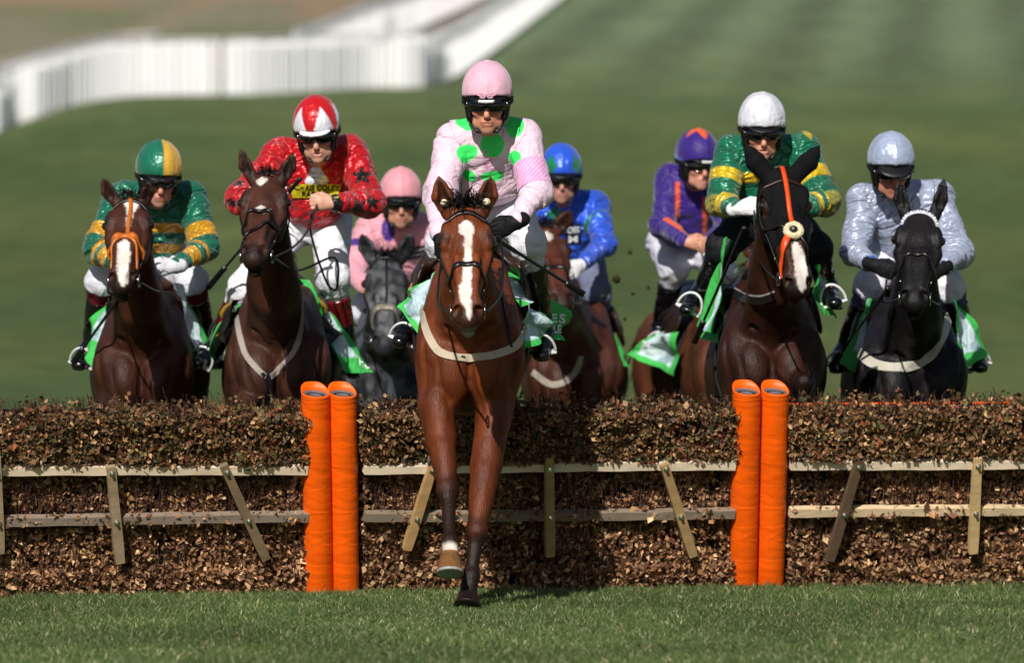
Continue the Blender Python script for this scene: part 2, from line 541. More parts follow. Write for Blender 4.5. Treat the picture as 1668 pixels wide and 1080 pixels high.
# beyond the rails: rough dry grass and a bare walkway between the two rails
xa = np.interp(y, *np.array(sorted((p[1], p[0]) for p in pA)).T)
beyond = sstep(0.3, 1.2, xa - x) * sstep(168, 186, y)
dry = mix(np.tile(lin('8f8b72') * 0.80, (len(gp), 1)), lin('a28a70') * 0.82, sstep(.4, .65, fbm(np.stack([x / 4, y / 16, 0 * x], -1), 21)))
dry = mix(dry, lin('7c835f') * 0.8, sstep(.5, .7, n1) * .8)
c = mix(c, dry, beyond)
xb = np.interp(y, *np.array(sorted((p[1], p[0]) for p in pB)).T)
c = mix(c, lin('97836f') * 0.75, beyond * sstep(-.2, .4, x - xb) * sstep(185, 200, y))
c = mix(c, lin('918c92') * 0.8, beyond * sstep(0, .8, xb - x) * (1 - sstep(2.2, 3.4, xb - x)) * sstep(190, 205, y))
nx, ny = GX.shape
ii, jj = np.meshgrid(np.arange(nx - 1), np.arange(ny - 1), indexing='ij')
q = np.stack([ii * ny + jj, (ii + 1) * ny + jj, (ii + 1) * ny + jj + 1, ii * ny + jj + 1], -1).reshape(-1, 4)
M['turf'] = material('turf', 0.95, 0.1, var=0.3, vscale=2.2, bump=0.6, bscale=26, bdist=0.03)
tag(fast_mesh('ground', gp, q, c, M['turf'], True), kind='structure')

R = np.random.default_rng(7)
def blades(N, x0, x1, y0, y1, hmin, hmax):
    bx = R.uniform(x0, x1, N); by = R.uniform(y0, y1, N)
    keep = np.abs(bx) < by / FPX * 834 * 1.3 + 0.3
    bx, by = bx[keep], by[keep]
    N = len(bx)
    cl = fbm(np.stack([bx * 1.8, by * 1.1, 0 * bx], -1), 5)
    cl2 = fbm(np.stack([bx * 9, by * 5, 0 * bx], -1), 15)
    h = R.uniform(hmin, hmax, N) * (0.4 + 1.2 * cl2) * np.where(R.uniform(0, 1, N) < .02, 1.6, 1)
    w = R.uniform(0.0012, 0.0028, N)
    az = R.uniform(0, 2 * math.pi, N)
    ln = R.uniform(0.15, 1.0, N) * h
    d = np.stack([np.cos(az), np.sin(az), 0 * az], -1)
    s_ = np.stack([-np.sin(az), np.cos(az), 0 * az], -1)
    fw = R.uniform(0, 2 * math.pi, N)
    s_ = np.stack([np.cos(fw), np.sin(fw), 0 * az], -1)
    b = np.stack([bx, by, 0 * bx - 0.004], -1)
    up = V(0, 0, 1)
    m = b + d * (ln * .3)[:, None] + up * (h * .6)[:, None]
    t = b + d * ln[:, None] + up * h[:, None]
    W_ = s_ * w[:, None]
    vs = np.stack([b - W_, b + W_, m + W_ * .8, m - W_ * .8, t], 1).reshape(-1, 3)
    o = np.arange(N)[:, None] * 5
    f = np.concatenate([o + [0, 1, 2], o + [0, 2, 3], o + [3, 2, 4]], 0)
    pal = np.array([lin('536836'), lin('647642'), lin('41562e'), lin('7e8650'), lin('c6be96')]) * 1.0
    k = R.choice(5, N, p=[.31, .27, .23, .14, .05])
    cc = pal[k] * (0.65 + 0.7 * cl)[:, None] * R.uniform(.75, 1.25, N)[:, None]
    return vs, f, np.repeat(cc, 5, 0)
parts = [blades(350000, -3.1, 3.2, 30.6, 38.4, .016, .033), blades(32000, -3.3, 3.5, 37.0, 40.2, .02, .046)]
n0, vv, ff, cc = 0, [], [], []
for a, b, c_ in parts:
    vv.append(a); ff.append(b + n0); cc.append(c_); n0 += len(a)
M['grass'] = material('grass_blade', 0.5, 0.35, transl=0.25)
tag(fast_mesh('grass', np.concatenate(vv), np.concatenate(ff), np.concatenate(cc), M['grass']), kind='stuff',
    label='short cropped green turf in front of the hurdle')

# ------------------------------------------------------------------ white running rails on the hill
M['rail_white'] = material('white_plastic', 0.5, 0.3, var=0.03, transl=0.36)
def running_rail(P, hgt, step, wid, label, shade, gap=9.2):
    seg = np.linalg.norm(np.diff(P, axis=0), axis=1)
    L = np.concatenate([[0], np.cumsum(seg)])
    def pos(l): return np.array([np.interp(l, L, P[:, i]) for i in range(3)])
    root = empty('running_rail', pos(L[-1] / 2), label, 'fence', 'white rails on the far hill')
    o = np.array(root.location)
    l = 0
    while l < L[-1]:
        p = pos(l)
        q1 = pos(min(l + .05, L[-1])); q0 = pos(min(l + .05, L[-1]) - .05)
        dpx = math.hypot((q1[0] / q1[1] - q0[0] / q0[1]) * FPX, (q1[2] - CAMH) / q1[1] * FPX - (q0[2] - CAMH) / q0[1] * FPX) / .05
        w = wid * R.uniform(.85, 1.25)
        g = R.uniform(*shade)
        v, f = box(p + V(-w / 2, -.02, -.15), p + V(w / 2, .02, hgt * R.uniform(.97, 1.0) - .045))
        mb = MB(); mb.add(v, f, V(g, g, g * 1.01)); mb.build('picket', M['rail_white'], root, o, False)
        l += min(2.6, max(step, (gap if dpx > 12 else gap * .5) / (dpx + 1e-6))) * R.uniform(.9, 1.1)
    for zz in (hgt,):
        v, f = tube([pos(a) + V(0, .09 if zz < hgt else -.01, zz) for a in np.linspace(0, L[-1], 120)], .03, 8)
        m2 = MB(); m2.add(v, f, V(.8, .8, .82)); m2.build('top_rail' if zz == hgt else 'middle_rail', M['rail_white'], root, o)
kA = 14 * 7 - 4
running_rail(pA[:kA], 1.2, .19, .155, 'white picket rail sweeping along the foot of the hill at left', (.95, .98))
running_rail(pA[kA:], 1.2, .19, .155, 'white picket rail that runs level and then climbs the hill up right', (.95, .98))
running_rail(pB, 1.15, .4, .11, 'shorter white rail climbing the hill behind the bare walkway', (.86, .93), 8)
running_rail(pC, 1.1, .5, .08, 'greyish thin white rail just behind the left end of the picket rail', (.55, .68), 10)

# ------------------------------------------------------------------ the hurdle line
PSI, TH, HD = math.radians(18.4), math.radians(27), 38.15
HE = V(math.cos(PSI), math.sin(PSI), 0)
HF = V(0, -1, 0)
HU = V(0, 0, 1) * math.cos(TH) + HF * math.sin(TH)
HN = unit(np.cross(HE, HU))
def hu(px, s=0):                                           # along-hurdle distance of a pixel column
    k = (px - CXP) / FPX
    o = V(0, HD, 0) + HU * s
    return (k * o[1] - o[0]) / (HE[0] - k * HE[1])
def HP(u, s, w=0): return V(0, HD, 0) + HE * u + HU * s + HN * w
def hs(py, u, w=.095):                                             # distance up the slope of a pixel row
    s = np.linspace(0, 1.2, 600)
    P = V(0, HD, 0) + HE * u + HU[None] * s[:, None] + HN * w
    return s[np.argmin(np.abs(HYP - (P[:, 2] - CAMH) / P[:, 1] * FPX - py))]
M['leaf'] = material('dead_leaf', 0.6, 0.3, transl=0.12)
M['twig'] = material('twig', 0.7, 0.25)
M['pine'] = material('sawn_timber', 0.7, 0.25, var=0.16, vscale=26, bump=0.3, bscale=40, bdist=0.004, stretch=(.12, 1, 1))
M['orange'] = material('orange_vinyl', 0.45, 0.32, var=0.12, vscale=9, bump=0.5, bscale=11, bdist=0.012, stretch=(.5, .5, 1.5), distort=1.2, detail=3)
M['foam'] = material('grey_foam', 0.8, 0.2, var=0.2, bump=0.3, bscale=80)
M['core'] = material('birch_gap_shade', 0.95, 0.05, attr=False, color=(.012, .008, .006), var=.4)  # near-black fill, paints the shade deep between leaves and twigs
LEAF_A = np.array([lin(h) for h in ('8a6444', '6d5238', '55502f', 'a98660', '40392a', '5d4028', '6f3f2a')])
LEAF_B = np.array([lin(h) for h in ('8f6849', 'a57c58', '74503a', 'bd9b74', '56402e', '805a40', '5d3c2c')])
LEAF_B = LEAF_B * 1.42
def leaves(N, u0, u1, s0, s1, w0, w1, pal, big=1.0, dens=None):
    u = R.uniform(u0, u1, N); s = R.uniform(s0, s1, N)
    wv = w0 + (w1 - w0) * np.sqrt(R.uniform(0, 1, N))
    wv = wv + 0.06 * (fbm(np.stack([u * 9, s * 9, 0 * u], -1), 31) - .5)
    c = V(0, HD, 0) + HE * u[:, None] + HU * s[:, None] + HN * wv[:, None]
    gp_ = fbm(np.stack([u * 11, s * 11, 0 * u], -1), 57)
    kp = R.uniform(0, 1, N) < sstep(.22, .5, gp_) + .25
    u, s, wv, c = u[kp], s[kp], wv[kp], c[kp]; N = len(u)
    n = unit(HN * 1.0 + R.normal(0, .75, (N, 3)))
    t = unit(R.normal(0, .8, (N, 3)) - HU * .45)
    t = unit(t - n * (t * n).sum(1, keepdims=True))
    b = np.cross(n, t)
    L = R.uniform(.006, .0165, N) * (.8 + .6 * R.uniform(0, 1, N) ** 3) * big
    Wd = L * R.uniform(.45, .8, N)
    fold = (R.uniform(-.5, .5, N) * Wd)[:, None] * n
    curl = (R.uniform(-.5, .5, N) * L)[:, None] * n
    L, Wd = L[:, None], Wd[:, None]
    vs = np.stack([c - t * L, c - b * Wd + fold - t * L * .1, c + t * L + curl, c + b * Wd + fold - t * L * .1], 1).reshape(-1, 3)
    o = np.arange(N)[:, None] * 4
    f = np.concatenate([o + [0, 1, 2], o + [0, 2, 3]], 0)
    cl = fbm(np.stack([u * 5, s * 5, 0 * u], -1), 41)
    cc = pal[R.choice(len(pal), N)] * R.uniform(.55, 1.25, N)[:, None] * (.6 + .8 * cl)[:, None]
    return vs, f, np.repeat(cc, 4, 0)
def twigs(N, u0, u1, top):
    vs, fs, cs = [], [], []
    for i in range(N):
        u = R.uniform(u0, u1); s0 = R.uniform(0, .8) if not top else R.uniform(.85, .96)
        ln = R.uniform(.12, .3) if not top else R.uniform(.05, .095)
        if top and R.uniform() < .06: ln += .03
        w = R.uniform(-.01, .06) if not top else R.uniform(-.1, .09)
        a = HP(u, s0, w)
        b = HP(u + R.normal(0, .03 if not top else .022), s0 + ln, w + R.normal(0, .012))
        m_ = (a + b) / 2 + R.normal(0, .006, 3)
        r = R.uniform(.0013, .0026)
        v, f = tube([a, m_, b], [r, r, r * .6], 3, False)
        fs.append(np.array(f) + len(vs) * 9); vs.append(v)
        cs.append(np.tile(lin(R.choice(['3c2a24', '4d332b', '6a5040', '2c211d', '3a2026'])), (9, 1)))
    return np.concatenate(vs), np.concatenate(fs), np.concatenate(cs)
def slab(mb, u0, u1, s0, s1, w0, w1, c=(1, 1, 1)):
    v, f = box((u0, s0, w0), (u1, s1, w1))
    mb.add(V(0, HD, 0) + v @ np.stack([HE, HU, HN]), f, V(*c))
def merge(*ps):
    vv, ff, cc, n = [], [], [], 0
    for v, f, c in ps: vv.append(v); ff.append(f + n); cc.append(c); n += len(v)
    return np.concatenate(vv), np.concatenate(ff), np.concatenate(cc)
def as_part(o, root):
    o.parent = root
    o.data.transform(Matrix.Translation(-Vector(root.location)))
    return o
def hurdle(pxa, pxb, label, stakes, lower_c, upper_c, pad_s):
    u0, u1 = hu(pxa, .5), hu(pxb, .5)
    org = HP((u0 + u1) / 2, 0)
    root = empty('hurdle', org, label, 'hurdle', 'brush hurdles in the jump')
    wd = u1 - u0
    top = merge(leaves(int(5600 * wd), u0 - .014, u1 + .014, .755, .995, .0, .105, LEAF_A * 1.34, 1.15), leaves(int(900 * wd), u0, u1, .955, 1.02, -.12, .08, LEAF_A * 1.3, 1.18), leaves(int(560 * wd), u0, u1, .730, .79, .05, .105, LEAF_A * 1.3, 1.18))
    as_part(fast_mesh('brush_top', *top, M['leaf']), root)
    low = merge(leaves(int(3000 * wd), u0, u1, .45, .70, -.01, .035, LEAF_B, 1.2), leaves(int(6800 * wd), u0, u1, -.02, .44, -.01, .055, LEAF_B, 1.3), leaves(int(2200 * wd), u0, u1, -.03, .18, .03, .085, LEAF_B, 1.3), leaves(int(160 * wd), u0, u1, .42, .48, .06, .10, LEAF_B, 1.3))
    as_part(fast_mesh('brush_lower', *low, M['leaf']), root)
    as_part(fast_mesh('twigs', *merge(twigs(int(420 * wd), u0, u1, True), twigs(int(620 * wd), u0, u1, False)), M['twig']), root)
    mb = MB(); slab(mb, u0 + .01, u1 - .01, -.02, .93, -.12, -.012); slab(mb, u0 + .01, u1 - .01, .76, .95, -.012, .03)  # dark slabs added behind the leaves to block light and darken gaps
    mb.build('brush_shade_core', M['core'], root, org, False)
    um = (u0 + u1) / 2
    for (sc, c) in ((.706, upper_c), (.448, lower_c)):
        P = [HP(u, sc + .004 * math.sin(u * 2.1 + sc * 9), .062) for u in np.linspace(u0 + .005, u1 - .005, 24)]
        v, f = ribbon(P, np.tile(HN, (24, 1)), .044 + .004 * np.sin(np.arange(24) * 1.7), .03)
        mb = MB(); mb.add(v, f, lin(c)); mb.build('rail', M['pine'], root, org, False)
    for (xa, ya, xb, yb, c) in stakes:
        ua, ub = hu(xa, .7), hu(xb, .2)
        A, B = HP(ua, hs(ya, ua), .095), HP(ub, hs(yb, ub), .095)
        P = np.linspace(A, B, 12)
        v, f = ribbon(P, np.tile(HN, (12, 1)), np.interp(np.linspace(0, 1, 12), [0, .85, 1], [.042, .05, .043]), .022)
        mb = MB(); mb.add(v, f, lin(c)); st_ = mb.build('stake', M['pine'], root, org, False)
        for sc in (.706, .448):
            t = (sc * math.cos(TH) + .085 * HN[2] - A[2]) / (B[2] - A[2])
            p = A + (B - A) * t + HN * .022
            v, f = tube([p - HN * .004, p + HN * .003], .014, 12); v2, f2 = tube([p, p + HN * .016], .0075, 8)
            mb = MB(); mb.add(v, f); mb.add(v2, f2); mb.build('bolt', M['metal'], st_, org, False)
    P = [HP(u, pad_s, -.165) for u in np.linspace(u0 + .01, u1 - .01, 20)]
    v, f = tube(P, .034, 14)
    mb = MB(); mb.add(v, f, lin('ff5205')); mb.build('top_padding', M['orange'], root, org)
hurdle(-230, 496, 'brush hurdle left of the orange posts, its stakes leaning differently', [(-160, 745, -170, 905, '9a8468'), (172, 758, 187, 916, '9a8468'), (355, 756, 424, 910, '7d6a50'), (-14, 742, -8, 900, '9a8468')], '8a7a6c', 'e2ccb0', .83)
hurdle(585, 1190, 'middle brush hurdle behind the leading horse, shaded by it', [(695, 759, 653, 894, 'b08c5e'), (884, 745, 886, 905, 'a8905f'), (1071, 755, 1118, 905, 'a4875c')], '857666', 'e4d0b6', .83)
hurdle(1277, 1900, 'brush hurdle right of the orange posts with a dark leaning stake', [(1389, 748, 1340, 912, '5d4a3a'), (1580, 744, 1573, 900, 'c4a878'), (1790, 735, 1800, 895, 'b09870')], 'd4bc98', 'e4d0b6', .88)

def padded_post(px, label, tilt, seed):
    u = hu(px, 0)
    org = HP(u, 0, .045)
    root = empty('padded_post', org, label, 'post', 'orange padded posts between the hurdles')
    n, m, r0, Lp = 44, 170, .0670, 1.10
    th = np.linspace(0, 2 * math.pi, n, endpoint=False)
    ss = np.linspace(-.02, Lp, m)
    TT, SS = np.meshgrid(th, ss)
    p = np.stack([np.cos(TT.ravel()) * 1.3 + seed * 7, np.sin(TT.ravel()) * 1.3, SS.ravel() * 22 + 1.6 * np.sin(TT.ravel() + seed)], -1)
    rr = r0 * (1 + .034 * (fbm(p, seed, 2) - .5) * (.4 + 1.2 * noise(np.stack([TT.ravel() * 1.1, SS.ravel() * 5, 0 * TT.ravel()], -1), seed + 9)) + .035 * (noise(np.stack([TT.ravel() * .8, SS.ravel() * 4, 0 * TT.ravel()], -1), seed + 4) - .5))
    S2 = SS.ravel() + (.008 * np.sin(TT.ravel()) - .010 + .034 * np.clip(-np.sin(TT.ravel()) + .15, 0, 1)) * sstep(Lp - .12, Lp, SS.ravel())
    uo = u + tilt * SS.ravel() + np.cos(TT.ravel()) * rr
    wo = .045 + np.sin(TT.ravel()) * rr
    Vv = V(0, HD, 0) + HE * uo[:, None] + HU * S2[:, None] + HN * wo[:, None]
    F = [[j * n + i, j * n + (i + 1) % n, (j + 1) * n + (i + 1) % n, (j + 1) * n + i] for j in range(m - 1) for i in range(n)]
    base = len(Vv)
    inner, o2 = [], (m - 1) * n
    for dr, ds in ((.92, .002), (.9, -.06)):
        for i in range(n):
            q_ = th[i]
            inner.append(HP(u + tilt * Lp + math.cos(q_) * r0 * dr, Lp + .008 * math.sin(q_) - .010 + .034 * min(1, max(0, .15 - math.sin(q_))) + ds, .045 + math.sin(q_) * r0 * dr))
    Vv = np.vstack([Vv, inner])
    for a, b in ((o2, base), (base, base + n)):
        F += [[a + i, a + (i + 1) % n, b + (i + 1) % n, b + i] for i in range(n)]
    link('cover', Vv, F, M['orange'], root, org, np.tile(lin('ff6408'), (len(Vv), 1)) * (.86 + .22 * fbm(np.stack([np.arange(len(Vv)) % n / 9., np.arange(len(Vv)) // n / 26., np.full(len(Vv), seed * 3.)], -1), 5))[:, None])
    def ring(r1, r2, d1, d2, name, c, mat):
        vs, fs = [], []
        for r_, d_ in ((r1, d1), (r2, d1), (r2, d2)):
            for q_ in th: vs.append(HP(u + tilt * Lp + math.cos(q_) * r_, Lp + .008 * math.sin(q_) + d_, .045 + math.sin(q_) * r_))
        for k in range(2): fs += [[k * n + i, k * n + (i + 1) % n, (k + 1) * n + (i + 1) % n, (k + 1) * n + i] for i in range(n)]
        fs.append([2 * n + i for i in range(n)])
        link(name, vs, fs, mat, root, org, np.tile(lin(c), (len(vs), 1)))
    ring(r0 * .93, r0 * .64, -.018, -.024, 'padding', '5e5e61', M['foam'])
    ring(r0 * .64, r0 * .5, -.022, -.12, 'pipe', '1c1d20', M['foam'])
padded_post(515, 'leftmost orange padded post, beside the left hurdle', -.004, 1)
padded_post(558, 'orange padded post at the left end of the middle hurdle', -.002, 2)
padded_post(1205, 'orange padded post at the right end of the middle hurdle', .004, 3)
padded_post(1249, 'rightmost orange padded post, beside the right hurdle', .01, 4)
# ------------------------------------------------------------------ horses
def torus(c, n, R_, r, nu=24, nv=8, a0=0, a1=2 * math.pi, up=None):
    n = unit(n)
    a = unit(np.cross(n, up if up is not None else (V(0, 0, 1) if abs(n[2]) < .9 else V(1, 0, 0))))
    b = np.cross(n, a)
    full = abs(a1 - a0 - 2 * math.pi) < 1e-6
    th = np.linspace(a0, a1, nu, endpoint=not full)
    P = np.array([c + R_ * (math.cos(t) * a + math.sin(t) * b) for t in th])
    if full: P = np.vstack([P, P[:1]])
    return tube(P, r, nv, not full)
def hair_strands(mb, roots, dirs, lens, r, col, seed=0, curl=.3, grav=.5, seg=6):
    g = np.random.default_rng(seed)
    for p, d, l in zip(roots, dirs, lens):
        P, q, dd = [p], np.array(p, float), unit(d)
        for k in range(seg):
            dd = unit(dd + g.normal(0, curl, 3) * .5 + V(0, 0, -grav) * (k / seg))
            q = q + dd * l / seg
            P.append(q)
        v, f = tube(P, np.linspace(r, r * .25, seg + 1), 4)
        mb.add(v, f, col * g.uniform(.7, 1.3))

def horse(c):
    """c: chest / head placement from the photograph, coat and tack"""
    C = at(*c['chest'])
    yaw, pit, sc = math.radians(c.get('yaw', 0)), math.radians(c.get('pitch', 0)), c.get('sc', 1.0)
    Ry = np.array([[math.cos(yaw), -math.sin(yaw), 0], [math.sin(yaw), math.cos(yaw), 0], [0, 0, 1]])
    Rp = np.array([[1, 0, 0], [0, math.cos(pit), math.sin(pit)], [0, -math.sin(pit), math.cos(pit)]])
    RB = Ry @ Rp
    def B(x, y, z): return C + RB @ (V(x * c.get('wide', 1.0), y, z - 1.15) * sc)
    X, Yb, Zb = RB @ V(1, 0, 0), RB @ V(0, 1, 0), RB @ V(0, 0, 1)
    RR = np.stack([X, Yb, Zb])
    gz = 1.15 - C[2] / sc                                   # local height of the ground
    org = V(C[0] + Ry[0, 1] * .6, C[1] + Ry[1, 1] * .6, 0)
    root = empty('horse', org, c['label'], 'horse', 'racing horses')
    P = []
    # --- trunk
    P += [EC(B(0, .20, 1.14), B(0, .85, 1.15), (.225, .31), (.285, .32), X, .09),
          EC(B(0, .85, 1.15), B(0, 1.22, 1.23), (.28, .31), (.25, .27), X, .09),
          EC(B(0, .28, 1.42), B(0, .72, 1.46), (.075, .13), (.09, .10), X, .09),
          EC(B(0, 1.0, 1.40), B(0, 1.48, 1.34), (.17, .13), (.12, .12), X, .09),
          EL(B(0, .12, 1.14), (.215, .19, .28), RR, .08)]
    for s in (-1, 1):
        P += [EL(B(.14 * s, 1.34, 1.16), (.15, .26, .34), RR, .08),
              EL(B(.100 * s, -.035, 1.05), (.10, .125, .165), RR, .014),
              EL(B(.190 * s, .02, 1.13), (.072, .10, .15), RR, .045),
              EC(B(.185 * s, .04, 1.10), B(.13 * s, .36, 1.44), (.075, .13), (.06, .12), X, .06)]
    # --- head frame
    poll = at(*c['poll'])
    HL = c.get('hl', .60) * sc
    mx, my = c['muzzle'][:2]
    Dp = c['poll'][2]
    e = math.hypot(mx - c['poll'][0], my - c['poll'][1]) / FPX * Dp
    dD = c['muzzle'][2] if len(c['muzzle']) > 2 else -math.sqrt(max(HL * HL - e * e, .0004))
    muz = at(mx, my, Dp + dD)
    a = unit(muz - poll)
    hy, roll = math.radians(c.get('hyaw', 0)), math.radians(c.get('hroll', 0))
    Sx = V(math.cos(hy), math.sin(hy), math.sin(roll))
    Sx = unit(Sx - a * (Sx @ a))
    Nn = np.cross(a, Sx)
    HR = np.stack([Sx, a, Nn])
    def H(t, s, n): return poll + a * (t * HL) + Sx * (s * sc * 1.06) + Nn * (n * sc * 1.06)
    HP_ = [EC(H(.06, 0, -.085), H(.30, 0, -.112), (.080 * sc, .085 * sc), (.100 * sc, .116 * sc), Sx, .03),
           EC(H(.30, 0, -.112), H(.62, 0, -.078), (.098 * sc, .116 * sc), (.066 * sc, .080 * sc), Sx, .03),
           EC(H(.62, 0, -.078), H(.92, 0, -.058), (.066 * sc, .080 * sc), (.053 * sc, .058 * sc), Sx, .03),
           EL(H(.18, 0, -.03), (.08 * sc, .11 * sc, .036 * sc), HR, .03),
           EL(H(.95, 0, -.062), (.056 * sc, .06 * sc, .056 * sc), HR, .03),
           EL(H(1.0, 0, -.062), (.047 * sc, .040 * sc, .045 * sc), HR, .02),
           EL(H(.965, 0, -.125), (.036 * sc, .055 * sc, .030 * sc), HR, .03)]
    for s in (-1, 1):
        HP_ += [EL(H(.30, .058 * s, -.15), (.034 * sc, .135 * sc, .085 * sc), HR, .03),
                EL(H(.285, .090 * s, -.042), (.027 * sc, .052 * sc, .034 * sc), HR, .02),
                EL(H(.235, .080 * s, -.016), (.026 * sc, .045 * sc, .020 * sc), HR, .02),
                EC(H(.37, .090 * s, -.075), H(.62, .062 * s, -.070), .022 * sc, .012 * sc, Sx, .02),
                EC(H(.48, .040 * s, -.004), H(.86, .030 * s, -.008), .018 * sc, .014 * sc, Sx, .03),
                EL(H(.925, .042 * s, -.036), (.024 * sc, .052 * sc, .032 * sc), HR, .022)]
    for s in (-1, 1):
        R2 = np.stack([unit(Sx * .8 + Nn * .55 * s), unit(a - Sx * .35 * s), unit(Nn - Sx * .6 * s)])
        HP_ += [EL(H(.960, .047 * s, -.026), (.016 * sc, .034 * sc, .026 * sc), R2, .008, 's')]
        HP_ += [EL(H(.29, .118 * s, -.050), (.012 * sc, .024 * sc, .017 * sc), HR, .006, 's')]
    HP_ += [EL(H(1.0, 0, -.102), (.075 * sc, .055 * sc, .0035 * sc), HR, .007, 's')]
    # ears
    EAR, earc = [], []
    for s, tip in zip((-1, 1), c['ears']):
        b0 = H(.035, .062 * s, -.035)
        d2 = math.hypot(*(np.array(tip[:2]) - [(b0[0] / b0[1]) * FPX + CXP, HYP - (b0[2] - CAMH) / b0[1] * FPX])) / FPX * b0[1]
        el = .19 * sc
        tp = at(tip[0], tip[1], b0[1] + (tip[2] if len(tip) > 2 else -.4 * math.sqrt(max(el * el - d2 * d2, 0))))
        m = b0 * .52 + tp * .48 + Sx * .012 * s
        ax = unit(tp - b0)
        fc = unit(np.cross(ax, np.cross(V(.25 * s, -1, .1), ax)))       # the way the opening faces
        sd = np.cross(fc, ax)
        ew = sc * c.get('ear_w', 1.0)
        EAR += [EC(b0, m, (.042 * ew, .030 * sc), (.048 * ew, .026 * sc), sd, .02), EC(m, m * .45 + tp * .55, (.048 * ew, .026 * sc), (.030 * ew, .018 * sc), sd, .012), EC(m * .45 + tp * .55, tp, (.030 * ew, .018 * sc), (.004, .004), sd, .008)]
        earc += [EC(b0 * .68 + tp * .32 + fc * .026 + Sx * .008 * s, b0 * .15 + tp * .85 + fc * .012, (.027 * ew, .022 * sc), (.007, .008), sd, .006, 's')]
    # --- neck
    N0 = B(0, .20, 1.27)
    N2 = H(.12, 0, -.135)
    arch = c.get('arch', .05)
    N1 = N0 * .5 + N2 * .5 + unit(np.cross(X, N2 - N0)) * -arch * np.sign(np.cross(X, N2 - N0)[2] + 1e-9)
    NK = [EC(N0, N1, (.155 * sc, .26 * sc), (.108 * sc, .185 * sc), X, .10),
          EC(N1, N2, (.108 * sc, .185 * sc), (.080 * sc, .125 * sc), X * .6 + Sx * .4, .07)]
    body = P[:5] + NK + P[5:]
    # muscle lines of the neck
    for s in (-1, 1):
        body += [EC(B(.10 * s, .03, 1.2), H(.22, .05 * s, -.21), (.06 * sc, .07 * sc), (.03 * sc, .03 * sc), X, .045)]
    # --- legs
    LEG = c.get('legs') or [
        ((-.165, .10, .98), (-.15, -.22, .80), (-.14, -.04, .50), (-.14, .06, .42), (-.14, .12, .36)),
        ((.165, .10, .98), (.15, .02, gz + .50), (.14, .10, gz + .21), (.14, .05, gz + .10), (.14, .02, gz + .0)),
        ((-.17, 1.20, 1.0), (-.15, 1.42, gz + .58), (-.14, 1.36, gz + .24), (-.14, 1.26, gz + .12), (-.14, 1.22, gz + .0)),
        ((.17, 1.20, 1.0), (.15, 1.60, gz + .60), (.14, 1.62, gz + .25), (.14, 1.54, gz + .12), (.14, 1.50, gz + .0))]
    hoofs, legpts = [], []
    for li, L in enumerate(LEG):
        q = [B(*p) if len(p) == 3 and not (isinstance(p[2], str)) else at(p[0], p[1], C[1] + float(p[2])) for p in L]
        hind = li > 1
        el, kn, fe, co, to = q
        d0 = unit(fe - kn)
        sgn = -1 if li % 2 == 0 else 1
        if hind:
            body += [EC(B(.15 * sgn, 1.30, 1.15), el, (.13, .2), (.11, .14), X, .06), EC(el, kn, (.10, .13), (.048, .06), X, .05), EL(kn, (.045, .06, .06), RR, .03)]
            r1 = .037
        else:
            md = el * .6 + kn * .4
            body += [EC(B(.165 * sgn, .12, 1.06), el, (.095, .13), (.080, .115), X, .05), EC(el, md, (.080, .12), (.070, .096), X, .018),
                     EC(md, kn, (.068, .088), (.042, .047), X, .014), EL(kn, (.053, .058, .060), RR, .018), EL(kn + X * .0 - Yb * .03 + d0 * -.015, (.036, .03, .034), RR, .015),
                     EC(el + X * .030 * sgn - Yb * .06 + V(0, 0, .02), md * .55 + kn * .45 - Yb * .015, (.034, .04), (.018, .02), X, .014), EC(el - X * .03 * sgn - Yb * .05, md * .7 + kn * .3 - Yb * .02, (.03, .04), (.016, .02), X, .014)]
            r1 = .031
        d = unit(fe - kn)
        body += [EC(kn + d * .03, fe, (r1 * 1.15, r1 * 1.2), (r1, r1 * 1.1), X, .022),
                 EC(kn + Yb * .028 + d * .07, fe + Yb * .018 - d * .03, .012, .013, X, .012),
                 EL(fe, (.041, .044, .042), RR, .02), EC(fe, co, (.033, .036), (.043, .046), X, .02)]
        hoofs.append((co, to))
        legpts.append(q)
    # creases between the muscles of the forehand
    def groove(pts, r, k):
        q, _ = onto(body, [B(*p) for p in pts], .004, 14)
        for a_, b_ in zip(q[:-1], q[1:]): body.append(EC(a_, b_, r, r, X, k, 's'))
    groove([(0, -.2, 1.10), (0, -.2, 1.0), (0, -.18, .90)], .010, .028)
    for s in (-1, 1):
        groove([(.20 * s, -.16, 1.12), (.165 * s, -.17, 1.0), (.10 * s, -.15, .93)], .006, .024)
        groove([(.24 * s, -.05, 1.22), (.23 * s, -.06, 1.1), (.20 * s, -.06, .98)], .006, .024)
        groove([(.05 * s, -.15, 1.16), (.085 * s, -.1, 1.30), (.10 * s, -.0, 1.42)], .006, .026)
    allp = body + HP_[:1] + HP_[1:] + EAR + earc
    # order: unions of head before its carvings is kept; ears last
    amp = c.get('vein', .0022)
    def disp(Q):
        rdg = np.abs(2 * noise(Q * 8.5 + noise(Q * 5, 6)[:, None], 71) - 1)
        return amp * (fbm(Q * 13, 77, 3) - .5) * 2 + .010 * (fbm(Q * V(5, 5, 3.4), 66, 2) - .5) + .0035 * np.exp(-rdg * 7)
    Vv, F = mesh_sdf(allp, c.get('h', .0115), disp, 1)
    # --- coat
    Q = Vv - poll
    ht, hs_, hn = (Q @ a) / HL, (Q @ Sx) / (sc * 1.06), (Q @ Nn) / (sc * 1.06)
    dh = sdf(HP_, Vv)
    head = 1 - sstep(.005, .03, dh)
    bc, dk = lin(c['coat']), lin(c.get('dark', '17100d'))
    n1 = fbm(Vv * 4, 5)
    n2 = fbm(Vv * 22, 6)
    col = np.tile(bc, (len(Vv), 1)) * (.82 + .36 * n1)[:, None]
